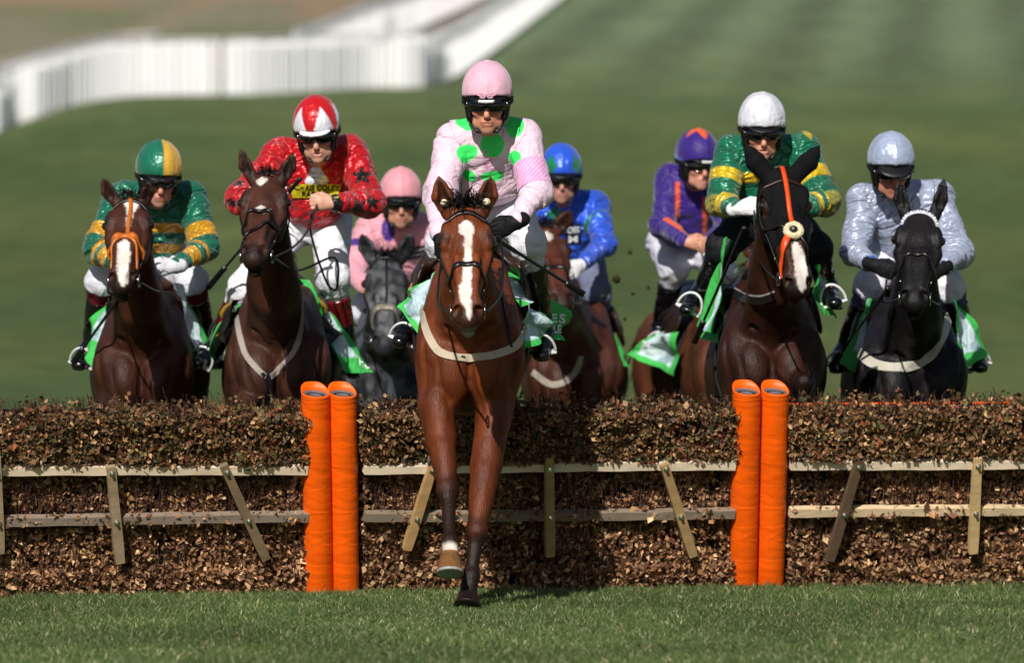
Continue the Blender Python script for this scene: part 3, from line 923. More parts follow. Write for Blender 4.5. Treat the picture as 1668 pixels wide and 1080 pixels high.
    if c.get('grey'):
        cell = fbm(Vv * 15, 8, 2)
        col = mix(np.tile(lin('1c1d20'), (len(Vv), 1)), np.tile(lin('4b4d51'), (len(Vv), 1)), sstep(.42, .62, cell))
        col = mix(col, lin('7a7a7c'), head * sstep(.30, .5, ht) * .6 * sstep(.4, .6, n2))
        col = mix(col, lin('2a2a2d'), head * sstep(.8, .95, ht) * .6)
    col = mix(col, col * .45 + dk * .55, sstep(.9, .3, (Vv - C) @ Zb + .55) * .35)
    col = mix(col, dk, head * sstep(c.get('mz', .84), 1.0, ht + .06 * (n2 - .5)) * c.get('mzs', .8))
    col = mix(col, dk * 1.5, head * np.exp(-((ht - .29) / .05) ** 2 - ((np.abs(hs_) - .1) / .028) ** 2) * .9)
    for s in (-1, 1):
        col = mix(col, lin('120b0a'), np.exp(-(((ht - .962) / .045) ** 2 + ((hs_ - .047 * s) / .017) ** 2 + ((hn + .024) / .022) ** 2)) * head)
    if c.get('chin'): col = mix(col, lin(c['chin']), head * sstep(1.0, 1.04, ht + .04 * (n2 - .5)) * sstep(-.05, -.09, hn) * .8)
    de = sdf(EAR, Vv)
    dec = np.min([np.abs(p.ev(Vv)) for p in earc], 0)
    col = mix(col, dk * .8, (1 - sstep(.004, .02, de)) * (1 - sstep(.003, .012, dec)) * .75)
    for li, q in enumerate(legpts):
        kn, fe, co, to = q[1], q[2], q[3], q[4]
        dl = EC(kn, fe, .066, .066).ev(Vv)
        dl = np.minimum(dl, EC(fe, to, .08, .08).ev(Vv))
        col = mix(col, dk, (1 - sstep(-.035, .045, dl + .05 * (n2 - .5))) * c.get('black_leg', .93))
        if c.get('sock') == li:
            col = mix(col, lin('c9c0b4'), 1 - sstep(-.004, .014, EC(co * .85 + fe * .15, co, .046, .055).ev(Vv) + .02 * (n2 - .5)))
    def mark(tb, hw, off=None):
        w = np.interp(ht, tb, hw)
        o = np.interp(ht, tb, off) if off is not None else 0
        nz = (fbm(Vv * 60, 12, 2) - .5) * .012
        return sstep(-.002, .0035, w - np.abs(hs_ - o) + nz * (w > .001)) * (hn > -.055) * (dh < .02) * (w > .0015)
    for mk in c.get('marks', []):
        col = mix(col, lin(mk.get('c', 'd8cfc6')), mark(mk['t'], mk['w'], mk.get('o')) * mk.get('a', .95))
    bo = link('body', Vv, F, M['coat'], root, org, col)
    tree = bvh(Vv, F)
    # --- hooves, eyes
    for hi_, (co, to) in enumerate(hoofs):
        ax = unit(to - co)
        fr = unit(-Yb - ax * (-Yb @ ax))
        sd = np.cross(ax, fr)
        mb = MB()
        n, rows = 20, []
        for (t, rx, rz, of) in ((-.15, .040, .042, 0), (.1, .046, .05, .004), (1.0, .057, .068, .022), (1.0, .061, .072, .022), (1.13, .061, .072, .022), (1.13, .045, .05, .018)):
            for k in range(n):
                w = 2 * math.pi * k / n
                rows.append(co + (to - co) * t + fr * (of + math.cos(w) * rz) + sd * math.sin(w) * rx)
        f = [[j * n + k, j * n + (k + 1) % n, (j + 1) * n + (k + 1) % n, (j + 1) * n + k] for j in range(5) for k in range(n)] + [[5 * n + k for k in range(n)]]
        hc = lin(c.get('hoof', '1d1613') if hi_ == c.get('sock', -1) else '1d1613')
        cc = np.concatenate([np.tile(hc, (3 * n, 1)), np.tile(lin('9a9a9a' if hi_ == c.get('sock', -1) else '1d1815'), (3 * n, 1))])
        if hi_ == c.get('sock', -1): cc[n:2 * n] = lin('6a4a2a')
        mb.add(np.array(rows), f, cc)
        mb.build('hoof', M['hoof'], root, org)
    for s in (-1, 1):
        v, f = ball(H(.29, .103 * s, -.043), .024 * sc)
        mb = MB(); mb.add(v, f, lin('1c0f08')); mb.build('eye', M['eye'], root, org)
    for s, e_ in zip((-1, 1), earc):
        if c.get('plugs'):
            v, f = ball(e_.a + unit(V(0, -1, -.2)) * .008, .017, 12, 8)
            mb = MB(); mb.add(v, f, lin('d9cfae')); mb.build('ear_plug', M['fleece'], root, org)
    # --- mane, forelock, tail
    g = np.random.default_rng(c.get('seed', 3))
    hc = lin(c.get('mane', '120c0a'))
    mb = MB()
    nm = 90
    for t in np.linspace(0.02, .92, nm):
        pc = N0 * (1 - t) + N2 * t if t > .5 else N0 * (1 - t) + N2 * t
        crest = unit(np.cross(X, N2 - N0)); crest = crest * np.sign(crest[2] + crest[1] * .4 + 1e-9)
        pr, _ = onto(NK, [pc + crest * .3 * (1 - t) + crest * .14], 0.0, 14)
        hair_strands(mb, pr, [crest * .5 + X * g.choice([-1, 1]) * g.uniform(.2, .9) + V(0, .3, 0)], [g.uniform(.08, .16)], .006, hc, g.integers(1e6), .3, .9, 5)
    mb.build('mane', M['hair'], root, org)
    fl = c.get('forelock', .07)
    if fl:
        mb = MB()
        for k in range(c.get('nfl', 46)):
            s = g.normal(0, .022)
            p = H(g.uniform(-.02, .03), s, .004)
            d = V(*(Sx * (s * 12 + g.normal(0, .55)) + Nn * .5 + a * g.uniform(-.2, .6) + V(0, 0, c.get('flup', .5) * g.uniform(.2, 1.1))))
            hair_strands(mb, [p], [d], [fl * g.uniform(.6, 1.5)], .0042, hc, g.integers(1e6), .45, .55, 6)
        mb.build('forelock', M['hair'], root, org)
    mb = MB()
    for k in range(60):
        p = B(g.normal(0, .018), 1.60, 1.36 + g.normal(0, .02))
        hair_strands(mb, [p], [Yb * 1.0 + Zb * g.uniform(-.1, .5) + X * g.normal(0, .15)], [g.uniform(.5, .75)], .010, hc, g.integers(1e6), .18, .8, 8)
    mb.build('tail', M['hair'], root, org)
    # --- bridle
    HS = HP_ + []
    hood = None
    if c.get('hood'):
        hd = [p for p in HP_ if p.op == 'u'] + [NK[1]] + EAR + [Cut(H(.60, 0, 0), a + Nn * .25), Cut(N1 * .45 + N2 * .55, unit(N1 - N2))]
        for s in (-1, 1): hd.append(EL(H(.30, .112 * s, -.045), (.05, .062, .05), HR, .006, 's'))
        hv, hf = mesh_sdf(hd, .009, lambda Q: -.0055 + .0012 * (fbm(Q * 50, 4) - .5), 1)
        hoodm = link('hood', hv, hf, M['knit'], root, org, np.tile(lin('0d0d10'), (len(hv), 1)))
    bl = empty('bridle', root.location, None, None)
    bl.location = (0, 0, 0); bl.parent = root
    lc = lin(c.get('tack', '14100f'))
    so = .0075 if c.get('hood') else .003
    def strap(name, pts, w, th, col_=None, n=8, mat='leather', off=None):
        Pp, Nr = onto(HS, spline([H(*p) for p in pts], n), so if off is None else off, 10)
        for _ in range(2): Nr[1:-1] = unit(Nr[:-2] + Nr[1:-1] * 2 + Nr[2:])
        for _ in range(3): Pp[1:-1] = .25 * Pp[:-2] + .5 * Pp[1:-1] + .25 * Pp[2:]
        v, f = ribbon(Pp, Nr, w, th)
        mb = MB(); mb.add(v, f, lc if col_ is None else lin(col_))
        return mb.build(name, M[mat], bl, org), Pp, Nr
    bt = c.get('brow_t', .10)
    _, bp, bn = strap('browband', [(bt + .06, -.16, -.09), (bt + .01, -.10, .0), (bt - .02, 0, .06), (bt + .01, .10, .0), (bt + .06, .16, -.09)], .021, .006, c.get('brow', None))
    if c.get('beads'):
        mb = MB()
        k = 0
        Ls = np.concatenate([[0], np.cumsum(np.linalg.norm(np.diff(bp, axis=0), axis=1))])
        for l in np.arange(.01, Ls[-1], .0145):
            p = V(*[np.interp(l, Ls, bp[:, i]) for i in range(3)]); nn = V(*[np.interp(l, Ls, bn[:, i]) for i in range(3)])
            v, f = ball(p + nn * .006, .0078, 8, 6)
            mb.add(v, f, lin(c['beads'][k % 2])); k += 1
        mb.build('beads', M['white_metal'], bl, org)
    strap('headpiece', [(.17, -.16, -.10), (.02, -.11, -.08), (-.06, 0, .02), (.02, .11, -.08), (.17, .16, -.10)], .022, .005)
    for s in (-1, 1):
        strap('cheekpiece', [(.15, .15 * s, -.095), (.42, .14 * s, -.105), (.66, .11 * s, -.105), (.82, .09 * s, -.10)], .014, .005, None, 10)
        strap('throatlash', [(.16, .15 * s, -.10), (.26, .14 * s, -.18), (.32, .07 * s, -.30)], .011, .005)
        v, f = torus(H(.86, .070 * s, -.098), Sx, .030, .0042, 24, 8)
        mb = MB(); mb.add(v, f, lin('b5b5b5')); mb.build('bit_ring', M['metal'], bl, org)
        for tt in (.33, .72):
            Pq, Nq = onto(HS, [H(tt, .14 * s, -.105)], so + .004, 10)
            v, f = torus(Pq[0], Nq[0], .009, .0022, 12, 6)
            mb = MB(); mb.add(v, f, lin('b5b5b5')); mb.build('buckle', M['metal'], bl, org)
    if c.get('nose', True):
        nc = c.get('nose_c')
        nt_ = c.get('nose_t', .57)
        strap('noseband', [(nt_ + .15, -.09, -.17), (nt_ + .10, -.11, -.09), (nt_ + .03, -.06, .0), (nt_, 0, .05), (nt_ + .03, .06, .0), (nt_ + .10, .11, -.09), (nt_ + .15, .09, -.17)], c.get('nose_w', .024), .007, nc, 10)
    for (pts, w, cc_, mat) in c.get('straps', []):
        strap('strap', pts, w, .006, cc_, 10, mat)
    if c.get('fleece'):
        t_, s_, = c['fleece'][:2]
        Pq, Nq = onto(HS, [H(t_, s_, .05)], .014, 12)
        v, f = torus(Pq[0], Nq[0], .034, .017, 26, 10)
        v = v + (fbm(v * 160, 3)[:, None] - .5) * .012
        mb = MB(); mb.add(v, f, lin('d9cba6')); mb.build('sheepskin_pad', M['fleece'], bl, org)
        v, f = ball(Pq[0] + Nq[0] * .002, (.022, .012, .022)); mb = MB(); mb.add(v, f, lin('141214')); mb.build('strap_crossing', M['leather'], bl, org)
    out = dict(root=root, org=org, tree=tree, B=B, H=H, X=X, Yb=Yb, Zb=Zb, RR=RR, C=C, prims=body, bit=[H(.87, -.074, -.10), H(.87, .074, -.10)], N1=N1, V=Vv, F=F)
    # --- breastplate and other straps laid on the body
    for (pts, w, cc_, mat, name) in c.get('body_straps', []):
        Pp, Nr = drape(tree, pts, 8, .004)
        v, f = ribbon(Pp, Nr, w, .004)
        mb = MB(); mb.add(v, f, lin(cc_)); mb.build(name, M[mat], root, org, False)
    # girth
    ring = []
    for w in np.linspace(-2.1, 2.1, 40):
        ring.append(B(.5 * math.sin(w), .52, 1.2 - .6 * math.cos(w)))
    Pp, Nr = onto(body[:5] + body[-1:], ring, .004, 25)
    v, f = ribbon(Pp, Nr, .07, .006)
    mb = MB(); mb.add(v, f, lin('1b1a1e')); mb.build('girth', M['cloth'], root, org)
    # saddle
    sad = [EC(B(0, .50, 1.585), B(0, .98, 1.57), (.12, .05), (.17, .05), X, .05), EC(B(0, .95, 1.60), B(0, 1.03, 1.63), (.13, .03), (.12, .025), X, .04), EC(B(0, .46, 1.60), B(0, .50, 1.65), (.07, .03), (.06, .03), X, .04)]
    fo = c.get('flap_out', 0.0)
    for s in (-1, 1):
        R3 = np.stack([unit(X * s + Zb * .30), unit(Yb + X * .3 * s), unit(Zb - X * .30 * s)])
        sad += [EL(B((.250 + fo) * s, .58, 1.42), (.018, .14, .13), R3, .03),
                EC(B(.11 * s, .70, 1.57), B((.235 + fo) * s, .62, 1.44), (.16, .03), (.15, .022), Yb, .04)]
    sv, sf = mesh_sdf(sad, .012, lambda Q: .002 * (fbm(Q * 30, 2) - .5), 2)
    link('saddle', sv, sf, M['leather'], root, org, np.tile(lin(c.get('saddle', '2c1c15')), (len(sv), 1)))
    # saddle cloth panels
    trees = []
    for q in c.get('cloth', []):
        cr = [at(*p[:2], C[1] + p[2]) for p in q['q']]          # a-b along the front edge, d-c along the back edge
        nu, nv = 40, 40
        uu, vv = np.meshgrid(np.linspace(0, 1, nu), np.linspace(0, 1, nv), indexing='ij')
        u_, v_ = uu.ravel()[:, None], vv.ravel()[:, None]
        Pq = (cr[0] * (1 - u_) + cr[3] * u_) * (1 - v_) + (cr[1] * (1 - u_) + cr[2] * u_) * v_
        nn = unit(np.cross(cr[3] - cr[0], cr[1] - cr[0]))
        nn = nn if nn[1] < 0 else -nn
        wav = q.get('wave', .017)
        Pq = Pq + (fbm(np.stack([uu.ravel() * 3, vv.ravel() * 3, 0 * uu.ravel() + q.get('ph', 0) * 3], -1), 23, 2)[:, None] - .5) * (.05 * nn + .03 * unit(cr[1] - cr[0]))
        Pq = Pq + nn * (wav * np.sin(u_ * 5.0 + v_ * 3 + q.get('ph', 0)) + wav * .8 * np.sin(v_ * 7.0 - u_ * 2 + 1) + q.get('bulge', .0) * 4 * u_ * (1 - u_)) 
        bw = q.get('border', .14)
        pat = np.tile(lin(q.get('base', 'cfe3ea')), (nu * nv, 1))
        if q.get('stain', True):
            zz = fbm(np.stack([uu.ravel() * 3, vv.ravel() * 3, 0 * uu.ravel() + q.get('ph', 0)], -1), 17)
            pat = mix(pat, lin('86a3ad'), sstep(.56, .66, zz) * .8)
        ed = q.get('edges', 'fbk')
        dmin = np.full(nu * nv, 9.0)
        if 'f' in ed: dmin = np.minimum(dmin, uu.ravel())
        if 'k' in ed: dmin = np.minimum(dmin, 1 - uu.ravel())
        if 't' in ed: dmin = np.minimum(dmin, vv.ravel())
        if 'b' in ed: dmin = np.minimum(dmin, 1 - vv.ravel())
        pat = mix(pat, lin(q.get('rim', '46bb58')), 1 - sstep(bw - .02, bw + .02, dmin))
        f = [[i * nv + j, (i + 1) * nv + j, (i + 1) * nv + j + 1, i * nv + j + 1] for i in range(nu - 1) for j in range(nv - 1)]
        v2 = np.vstack([Pq, Pq + V(0, .006, 0)])
        f2 = f + [[k + nu * nv for k in r[::-1]] for r in f]
        cl = MB(); cl.add(v2, f2, np.vstack([pat, pat]))
        sc_ = cl.build(q.get('name', 'saddle_cloth'), M[q.get('mat', 'cloth')], root, org)
        tr = bvh(Pq, f)
        for (s, quad, cc_, bold) in q.get('text', []): lettering(s, quad, tr, sc_, org, cc_, .004)
    return out

def lettering(s, quad, tree, parent, org, color, off, name='lettering'):
    """flat letters laid on a surface; quad = pixel corners (left-bottom, right-bottom, right-top, left-top)"""
    cu = bpy.data.curves.new('lettering', 'FONT')
    cu.body = s
    cu.size = 1
    cu.offset = 0.035
    cu.resolution_u = 3
    ob = bpy.data.objects.new('lettering', cu)
    COL.objects.link(ob)
    dg = bpy.context.evaluated_depsgraph_get()
    me = bpy.data.meshes.new_from_object(ob.evaluated_get(dg))
    bpy.data.objects.remove(ob); bpy.data.curves.remove(cu)
    co = np.array([v.co[:2] for v in me.vertices])
    F = [list(p.vertices) for p in me.polygons]
    bpy.data.meshes.remove(me)
    lo, hi = co.min(0), co.max(0)
    w = (co - lo) / (hi - lo)
    q = np.array(quad, float)
    px = (q[0] * (1 - w[:, :1]) + q[1] * w[:, :1]) * (1 - w[:, 1:]) + (q[3] * (1 - w[:, :1]) + q[2] * w[:, :1]) * w[:, 1:]
    P = np.zeros((len(px), 3)); ok = np.zeros(len(px), bool)
    for i, (a, b) in enumerate(px):
        p, n = shoot(tree, a, b)
        if p is not None: P[i] = p + n * off; ok[i] = True
    F = [f for f in F if all(ok[k] for k in f)]
    if not F: return None
    use = sorted({k for f in F for k in f}); mp = {k: i for i, k in enumerate(use)}
    return link(name, P[use], [[mp[k] for k in f] for f in F], M['cloth'], parent, org, np.tile(lin(color), (len(use), 1)), False)
# ------------------------------------------------------------------ riders
def person(p):
    D0 = p['D']
    def J(k): q = p[k]; return at(q[0], q[1], D0 + q[2])
    yw, pt, rl = [math.radians(p.get(k, d)) for k, d in (('yaw', 0), ('tilt', 20), ('roll', 0))]
    f = V(math.sin(yw) * math.cos(pt), -math.cos(yw) * math.cos(pt), -math.sin(pt))
    r = unit(V(math.cos(yw), math.sin(yw), math.sin(rl)))
    r = unit(r - f * (r @ f))
    u = np.cross(f, r); u = u if u[2] > 0 else -u
    HRm = np.stack([r, f, u])
    G = J('head') - V(0, .09, 0)
    O = G - f * .088 - u * .012
    def K(x, y, z): return O + r * x + f * y + u * z
    nb, hc = J('neck'), J('hips') - V(0, .16, 0)
    sh, el, wr, kn, an, to = [[J(k + s) for s in 'ab'] for k in ('sh', 'el', 'wr', 'kn', 'an', 'to')]
    org = V(hc[0], hc[1], 0)
    root = empty('person', org, p['label'], 'person', 'jockeys riding in the race')
    hip = [hc + V(-.085, 0, -.02), hc + V(.085, 0, -.02)]
    X = unit(sh[1] - sh[0])
    tv = unit(nb - hc)
    fr = unit(np.cross(X, tv)); fr = fr if fr[1] < 0 else -fr
    ch = hc * .28 + nb * .72 - fr * .02
    TR = np.stack([X, tv, fr])
    # --- skin body
    head = [EL(K(0, -.012, .040), (.076, .096, .096), HRm, .02), EC(K(0, .035, -.005), K(0, .056, -.078), (.062, .050), (.040, .036), r, .03),
            EL(K(0, .074, -.100), (.024, .020, .018), HRm, .02), EC(K(-.03, .077, .030), K(.03, .077, .030), .016, .016, u, .015),
            EL(K(0, .088, -.064), (.026, .014, .016), HRm, .012),
            EC(K(0, .088, .018), K(0, .112, -.026), (.010, .010), (.0135, .012), r, .010), EL(K(0, .103, -.033), (.019, .012, .010), HRm, .008),
            EC(K(-.018, .094, -.056), K(.018, .094, -.056), .0065, .0065, u, .006), EC(K(-.015, .093, -.069), K(.015, .093, -.069), .0075, .0075, u, .006)]
    for s in (-1, 1):
        head += [EL(K(.044 * s, .062, -.016), (.026, .024, .022), HRm, .02), EL(K(.050 * s, .022, -.070), (.022, .034, .030), HRm, .03),
                 EL(K(.078 * s, -.004, -.005), (.009, .022, .032), HRm, .008)]
    for s in (-1, 1):
        head += [EL(K(.032 * s, .092, .012), (.017, .012, .011), HRm, .010, 's')]
    head += [EL(K(0, .101, -.0625), (.024, .014, .0016 if not p.get('open') else .006), HRm, .004, 's')]
    arms, legs, hands = [], [], []
    for i, s in enumerate((-1, 1)):
        arms += [EC(sh[i], el[i], .052, .043, X, .03), EC(el[i], wr[i], .044, .027, X, .02)]
        legs += [EC(hip[i], kn[i], .085, .058, X, .04), EC(kn[i], an[i], .056, .040, X, .03), EC(an[i], an[i] * .6 + to[i] * .4, .034, .022, X, .02)]
        hd = unit(p.get('hd' + 'ab'[i], None) if p.get('hd' + 'ab'[i]) is not None else (wr[i] - el[i]))
        ac = V(-.35 * s, -.15, 1.0)
        ac = unit(ac - hd * (ac @ hd))
        pn = np.cross(hd, ac); pn = pn if pn[0] * -s > 0 else -pn              # palms face each other
        w = wr[i]
        hh = [EC(wr[i] - hd * .02, w + hd * .03, (.027, .022), (.033, .020), ac, .012), EL(w + hd * .058 + pn * .002, (.040, .020, .040), np.stack([ac, pn, hd]), .010)]
        for j in range(4):
            o = ac * (.029 - .0195 * j)
            ln = (1.0, 1.08, 1.02, .84)[j]
            k0 = w + hd * .078 + o
            k1 = k0 + (hd * .030 + pn * .012) * ln
            k2 = k1 + (pn * .027 - hd * .006) * ln
            k3 = k2 + (-hd * .020 + pn * .002) * ln
            rr = (.0098, .0102, .0098, .0085)[j]
            hh += [EC(k0, k1, rr * 1.08, rr, ac, .004), EC(k1, k2, rr, rr * .93, ac, .003), EC(k2, k3, rr * .93, rr * .8, ac, .003)]
        t0 = w + hd * .025 + ac * .030 + pn * .006
        t1 = t0 + hd * .032 + ac * .014 + pn * .014
        t2 = t1 + hd * .026 - ac * .004 + pn * .016
        hh += [EC(t0, t1, .013, .011, ac, .006), EC(t1, t2, .011, .009, ac, .003)]
        hands.append((hh, w + hd * .075 + pn * .018, ac, hd))
    trunk = [EC(hc, ch, (.135, .10), (.165, .11), X, .06), EC(sh[0], sh[1], .065, .065, tv, .05), EC(nb - tv * .05, K(0, -.015, -.05), .058, .052, X, .03)]
    skin = trunk + arms + legs + head[:12] + head[12:]
    heads = [q for q in head]
    allp = trunk + arms + legs + hands[0][0] + hands[1][0] + heads
    h = p.get('h', .0065)
    Vv, F = mesh_sdf(allp, h, None, 1)
    Q = (Vv - O) @ HRm.T
    sk = lin(p.get('skin', 'c48a72'))
    n = fbm(Vv * 40, 4)
    col = np.tile(sk, (len(Vv), 1)) * (.85 + .3 * n)[:, None]
    inh = (np.linalg.norm(Q, axis=1) < .16)
    lip = np.exp(-((Q[:, 2] + .0625) / .010) ** 2 - (Q[:, 0] / .024) ** 2) * (Q[:, 1] > .07) * inh
    col = mix(col, lin('9c4f48'), lip * .75)
    col = mix(col, lin('5a2a26'), np.exp(-((Q[:, 2] + .0625) / .0028) ** 2 - (Q[:, 0] / .022) ** 2) * (Q[:, 1] > .07) * inh * .8)
    red = np.exp(-((np.abs(Q[:, 0]) - .045) / .02) ** 2 - ((Q[:, 2] + .02) / .02) ** 2) + np.exp(-(Q[:, 0] / .016) ** 2 - ((Q[:, 2] + .028) / .016) ** 2)
    col = mix(col, lin('b5614e'), np.clip(red, 0, 1) * .4 * inh)
    col = mix(col, lin('8a6a5c'), inh * sstep(-.055, -.085, Q[:, 2]) * .35)
    col = mix(col, lin('2a1a14'), inh * np.exp(-((Q[:, 2] - .033) / .006) ** 2 - ((np.abs(Q[:, 0]) - .034) / .02) ** 2) * (Q[:, 1] > .05) * .8)
    link('body', Vv, F, M['skin'], root, org, col)
    # --- jacket
    puff = p.get('puff', 1.0)
    jk = [EC(hc + tv * .02, ch, (.150, .115), (.180, .130), X, .06), EC(ch, nb - tv * .03, (.175, .125), (.11, .09), X, .05), EC(sh[0], sh[1], .082, .082, tv, .05), EC(nb - tv * .05, nb + tv * .025, .074, .064, X, .025)]
    dr = V(hc[0], nb[1] + .13, hc[2] + .05)                                   # the blouse billows in front of the chest
    jk += [EC(nb * .75 + hc * .25 + V(0, -.01, -.02), dr, (.165, .115), (.150, .10), X, .07)]
    for i in (0, 1):
        w_ = wr[i] * .93 + el[i] * .07
        jk += [EC(sh[i], el[i], .080 * puff, .070 * puff, X, .035), EL(el[i], .068 * puff, None, .03), EC(el[i], w_, .068 * puff, .040, X, .025)]
    amp = p.get('wrinkle', .010) * 1.15
    bones = [(hc, nb, .17)] + [b for i in (0, 1) for b in ((sh[i], el[i], .08), (el[i], wr[i], .06))]
    def wr_disp(P_):
        out = np.zeros(len(P_)); best = np.full(len(P_), 9.)
        for bi, (a, b, rad) in enumerate(bones):
            d = b - a; L = np.linalg.norm(d); d = d / L
            q = P_ - a; t = np.clip(q @ d, 0, L)
            dist = np.linalg.norm(q - t[:, None] * d, axis=1) / rad
            m = dist < best; best[m] = dist[m]
            e1 = unit(np.cross(d, V(.3, .2, 1))); e2 = np.cross(d, e1)
            c1, c2 = q @ e1, q @ e2
            fa = (26 if bi else 17)
            W_ = np.stack([t * fa + c1 * 9 + bi * 11, c1 * 9 + t * 5, c2 * 9], -1)
            ww = noise(W_ + (noise(W_ * .7, 5)[:, None] - .5) * 1.2, 30 + p.get('seed', 0))
            ridge = 1 - np.abs(2 * ww - 1) * 1.6
            big = fbm(np.stack([t * 9 + bi * 5, c1 * 7, c2 * 7], -1), 60 + p.get('seed', 0), 2) - .5
            gat = .8 if not bi else .75 + .9 * np.exp(-((t - L) / .06) ** 2) + .6 * np.exp(-(t / .07) ** 2)
            ft_ = (17, 12)[not bi]
            sk_ = 4.5 * np.sin(bi * 2.1 + 1)
            fold = np.abs(2 * noise(np.stack([t * ft_ + c1 * sk_ * 2 - c2 * sk_ + (noise(q * 5, 12) - .5) * 2.2 + bi * 3, c2 * 4.2, c1 * 4.2], -1), 90 + p.get('seed', 0)) - 1)
            fine = np.abs(2 * noise(np.stack([t * 34 + c2 * 12 + bi, c1 * 10, c2 * 9], -1), 95 + p.get('seed', 0)) - 1)
            out[m] = (amp * gat * (1.15 * np.exp(-fold * 3.2) - .45) - amp * .18 * np.exp(-fine * 5) - amp * .9 * big)[m]
        return out
    jv, jf = mesh_sdf(jk, p.get('jh', .0065), wr_disp, 1)
    px = CXP + jv[:, 0] / jv[:, 1] * FPX
    py = HYP - (jv[:, 2] - CAMH) / jv[:, 1] * FPX
    dist = []
    for (a, b, rad) in bones:
        d = b - a; t = np.clip((jv - a) @ d / (d @ d), 0, 1)
        dist.append((np.linalg.norm(jv - a - t[:, None] * d, axis=1) - rad, t))
    reg = np.argmin([d for d, _ in dist], 0)
    tb = np.array([t for _, t in dist])[reg, np.arange(len(jv))]
    tau = np.where((reg == 2) | (reg == 4), 1 + tb, tb)
    jtree = bvh(jv, jf)
    def spot(x, y, rx, ry=None, shape='dot'):
        """0..1 mask of a patch sewn on the front of the garment round the point behind a pixel"""
        c_, nn = shoot(jtree, x, y)
        if c_ is None: return np.zeros(len(jv))
        sc = c_[1] / FPX
        ry = ry or rx
        near = (np.linalg.norm(jv - c_, axis=1) < max(rx, ry) * sc * 1.9 + .01)
        e1 = unit(V(1, 0, 0) - nn * nn[0]); e2 = np.cross(nn, e1); e2 = e2 if e2[2] > 0 else -e2
        a_, b_ = ((jv - c_) @ e1) / sc / rx, ((jv - c_) @ e2) / sc / ry
        if shape == 'dot': m = 1 - np.hypot(a_, b_)
        elif shape == 'diamond': m = 1 - np.abs(a_) - np.abs(b_)
        else:
            th = np.arctan2(a_, b_); k = np.mod(th + math.pi / 5, 2 * math.pi / 5) - math.pi / 5
            m = (.52 / np.cos(np.abs(k) - math.pi / 5 * 1.0 + 0.0) * 0 + 1) - np.hypot(a_, b_) / (1 - .58 * np.abs(k) / (math.pi / 5))
        return sstep(-.03, .05, m) * near
    info = dict(v=jv, px=px, py=py, reg=reg, tau=tau, spot=spot, mid=(sh[0] + sh[1]) / 2, X=X, tv=tv, hc=hc)
    jc = p['colf'](info)
    jo = link('jacket', jv, jf, M[p.get('mat', 'silk')], root, org, jc)
    fc = np.zeros((len(jv), 3), np.float32)
    for bi, (a, b, rad) in enumerate(bones):
        m = reg == bi
        d = unit(b - a); q = jv[m] - a
        e1 = unit(np.cross(d, V(.3, .2, 1))); e2 = np.cross(d, e1)
        t, c1, c2 = q @ d, q @ e1, q @ e2
        sk = 6 * math.sin(bi * 2.3 + p.get('seed', 0))
        fc[m] = np.stack([t * (19, 12)[not bi] + sk * c1 + bi * 7.7, c1 * 6.5 + t * 3, c2 * 6.5 - t * 2], -1)
    at_ = jo.data.attributes.new('fold', 'FLOAT_VECTOR', 'POINT')
    at_.data.foreach_set('vector', fc.ravel())
    for (sx, t0, t1, c_, pat) in p.get('bands', []):                      # an armband round an upper sleeve
        i = sx
        a, b = sh[i] * (1 - t0) + el[i] * t0, sh[i] * (1 - t1) + el[i] * t1
        n_, m_ = 40, 14
        d = unit(b - a); e1 = unit(np.cross(d, V(0, 1, .2))); e2 = np.cross(d, e1)
        vs = []
        for j in range(m_):
            c0 = a + (b - a) * j / (m_ - 1)
            for k in range(n_):
                w = 2 * math.pi * k / n_
                dr = e1 * math.cos(w) + e2 * math.sin(w)
                hit = jtree.ray_cast(Vector(c0 + dr * .25), Vector(-dr))
                rr = .25 - hit[3] if hit[0] is not None and hit[3] < .22 else .08
                vs.append((c0, dr, min(rr, .10)))
        rm = np.array([v[2] for v in vs]).reshape(m_, n_).mean(0, keepdims=True) * .3 + np.array([v[2] for v in vs]).reshape(m_, n_) * .7
        P_ = np.array([c0 + dr * (rm.ravel()[k] + .004) for k, (c0, dr, _) in enumerate(vs)])
        fs = [[j * n_ + k, j * n_ + (k + 1) % n_, (j + 1) * n_ + (k + 1) % n_, (j + 1) * n_ + k] for j in range(m_ - 1) for k in range(n_)]
        jj, kk = np.divmod(np.arange(m_ * n_), n_)
        cc = mix(np.tile(lin(c_), (m_ * n_, 1)), lin(pat), ((jj + kk) % 2) * .7)
        link('armband', P_, fs, M['silk'], root, org, cc)
    # --- patches with lettering
    for q in p.get('patch', []):
        nu, nv = 30, 14
        quad = np.array(q['quad'], float)
        P_, ok = [], []
        for i in range(nu):
            for j in range(nv):
                s_, t_ = i / (nu - 1), j / (nv - 1)
                xy = (quad[0] * (1 - s_) + quad[1] * s_) * (1 - t_) + (quad[3] * (1 - s_) + quad[2] * s_) * t_
                a, nn = shoot(jtree, *xy)
                ok.append(a is not None); P_.append(a if a is not None else V(0, 0, 0))
        P_ = np.array(P_); Z = P_.reshape(nu, nv, 3)
        if all(ok):
            for _ in range(5):
                Z[1:-1, 1:-1] = .2 * (Z[1:-1, 1:-1] + Z[2:, 1:-1] + Z[:-2, 1:-1] + Z[1:-1, 2:] + Z[1:-1, :-2])
            P_ = Z.reshape(-1, 3) - unit(P_ - V(0, 0, CAMH)) * .006
            fs = [[i * nv + j, (i + 1) * nv + j, (i + 1) * nv + j + 1, i * nv + j + 1] for i in range(nu - 1) for j in range(nv - 1)]
            po = link('sponsor_patch', P_, fs, M['cloth'], root, org, np.tile(lin(q['c']), (len(P_), 1)))
            pt_ = bvh(P_, fs)
            for (s, qd, cc) in q['text']: lettering(s, qd, pt_, po, org, cc, .003)
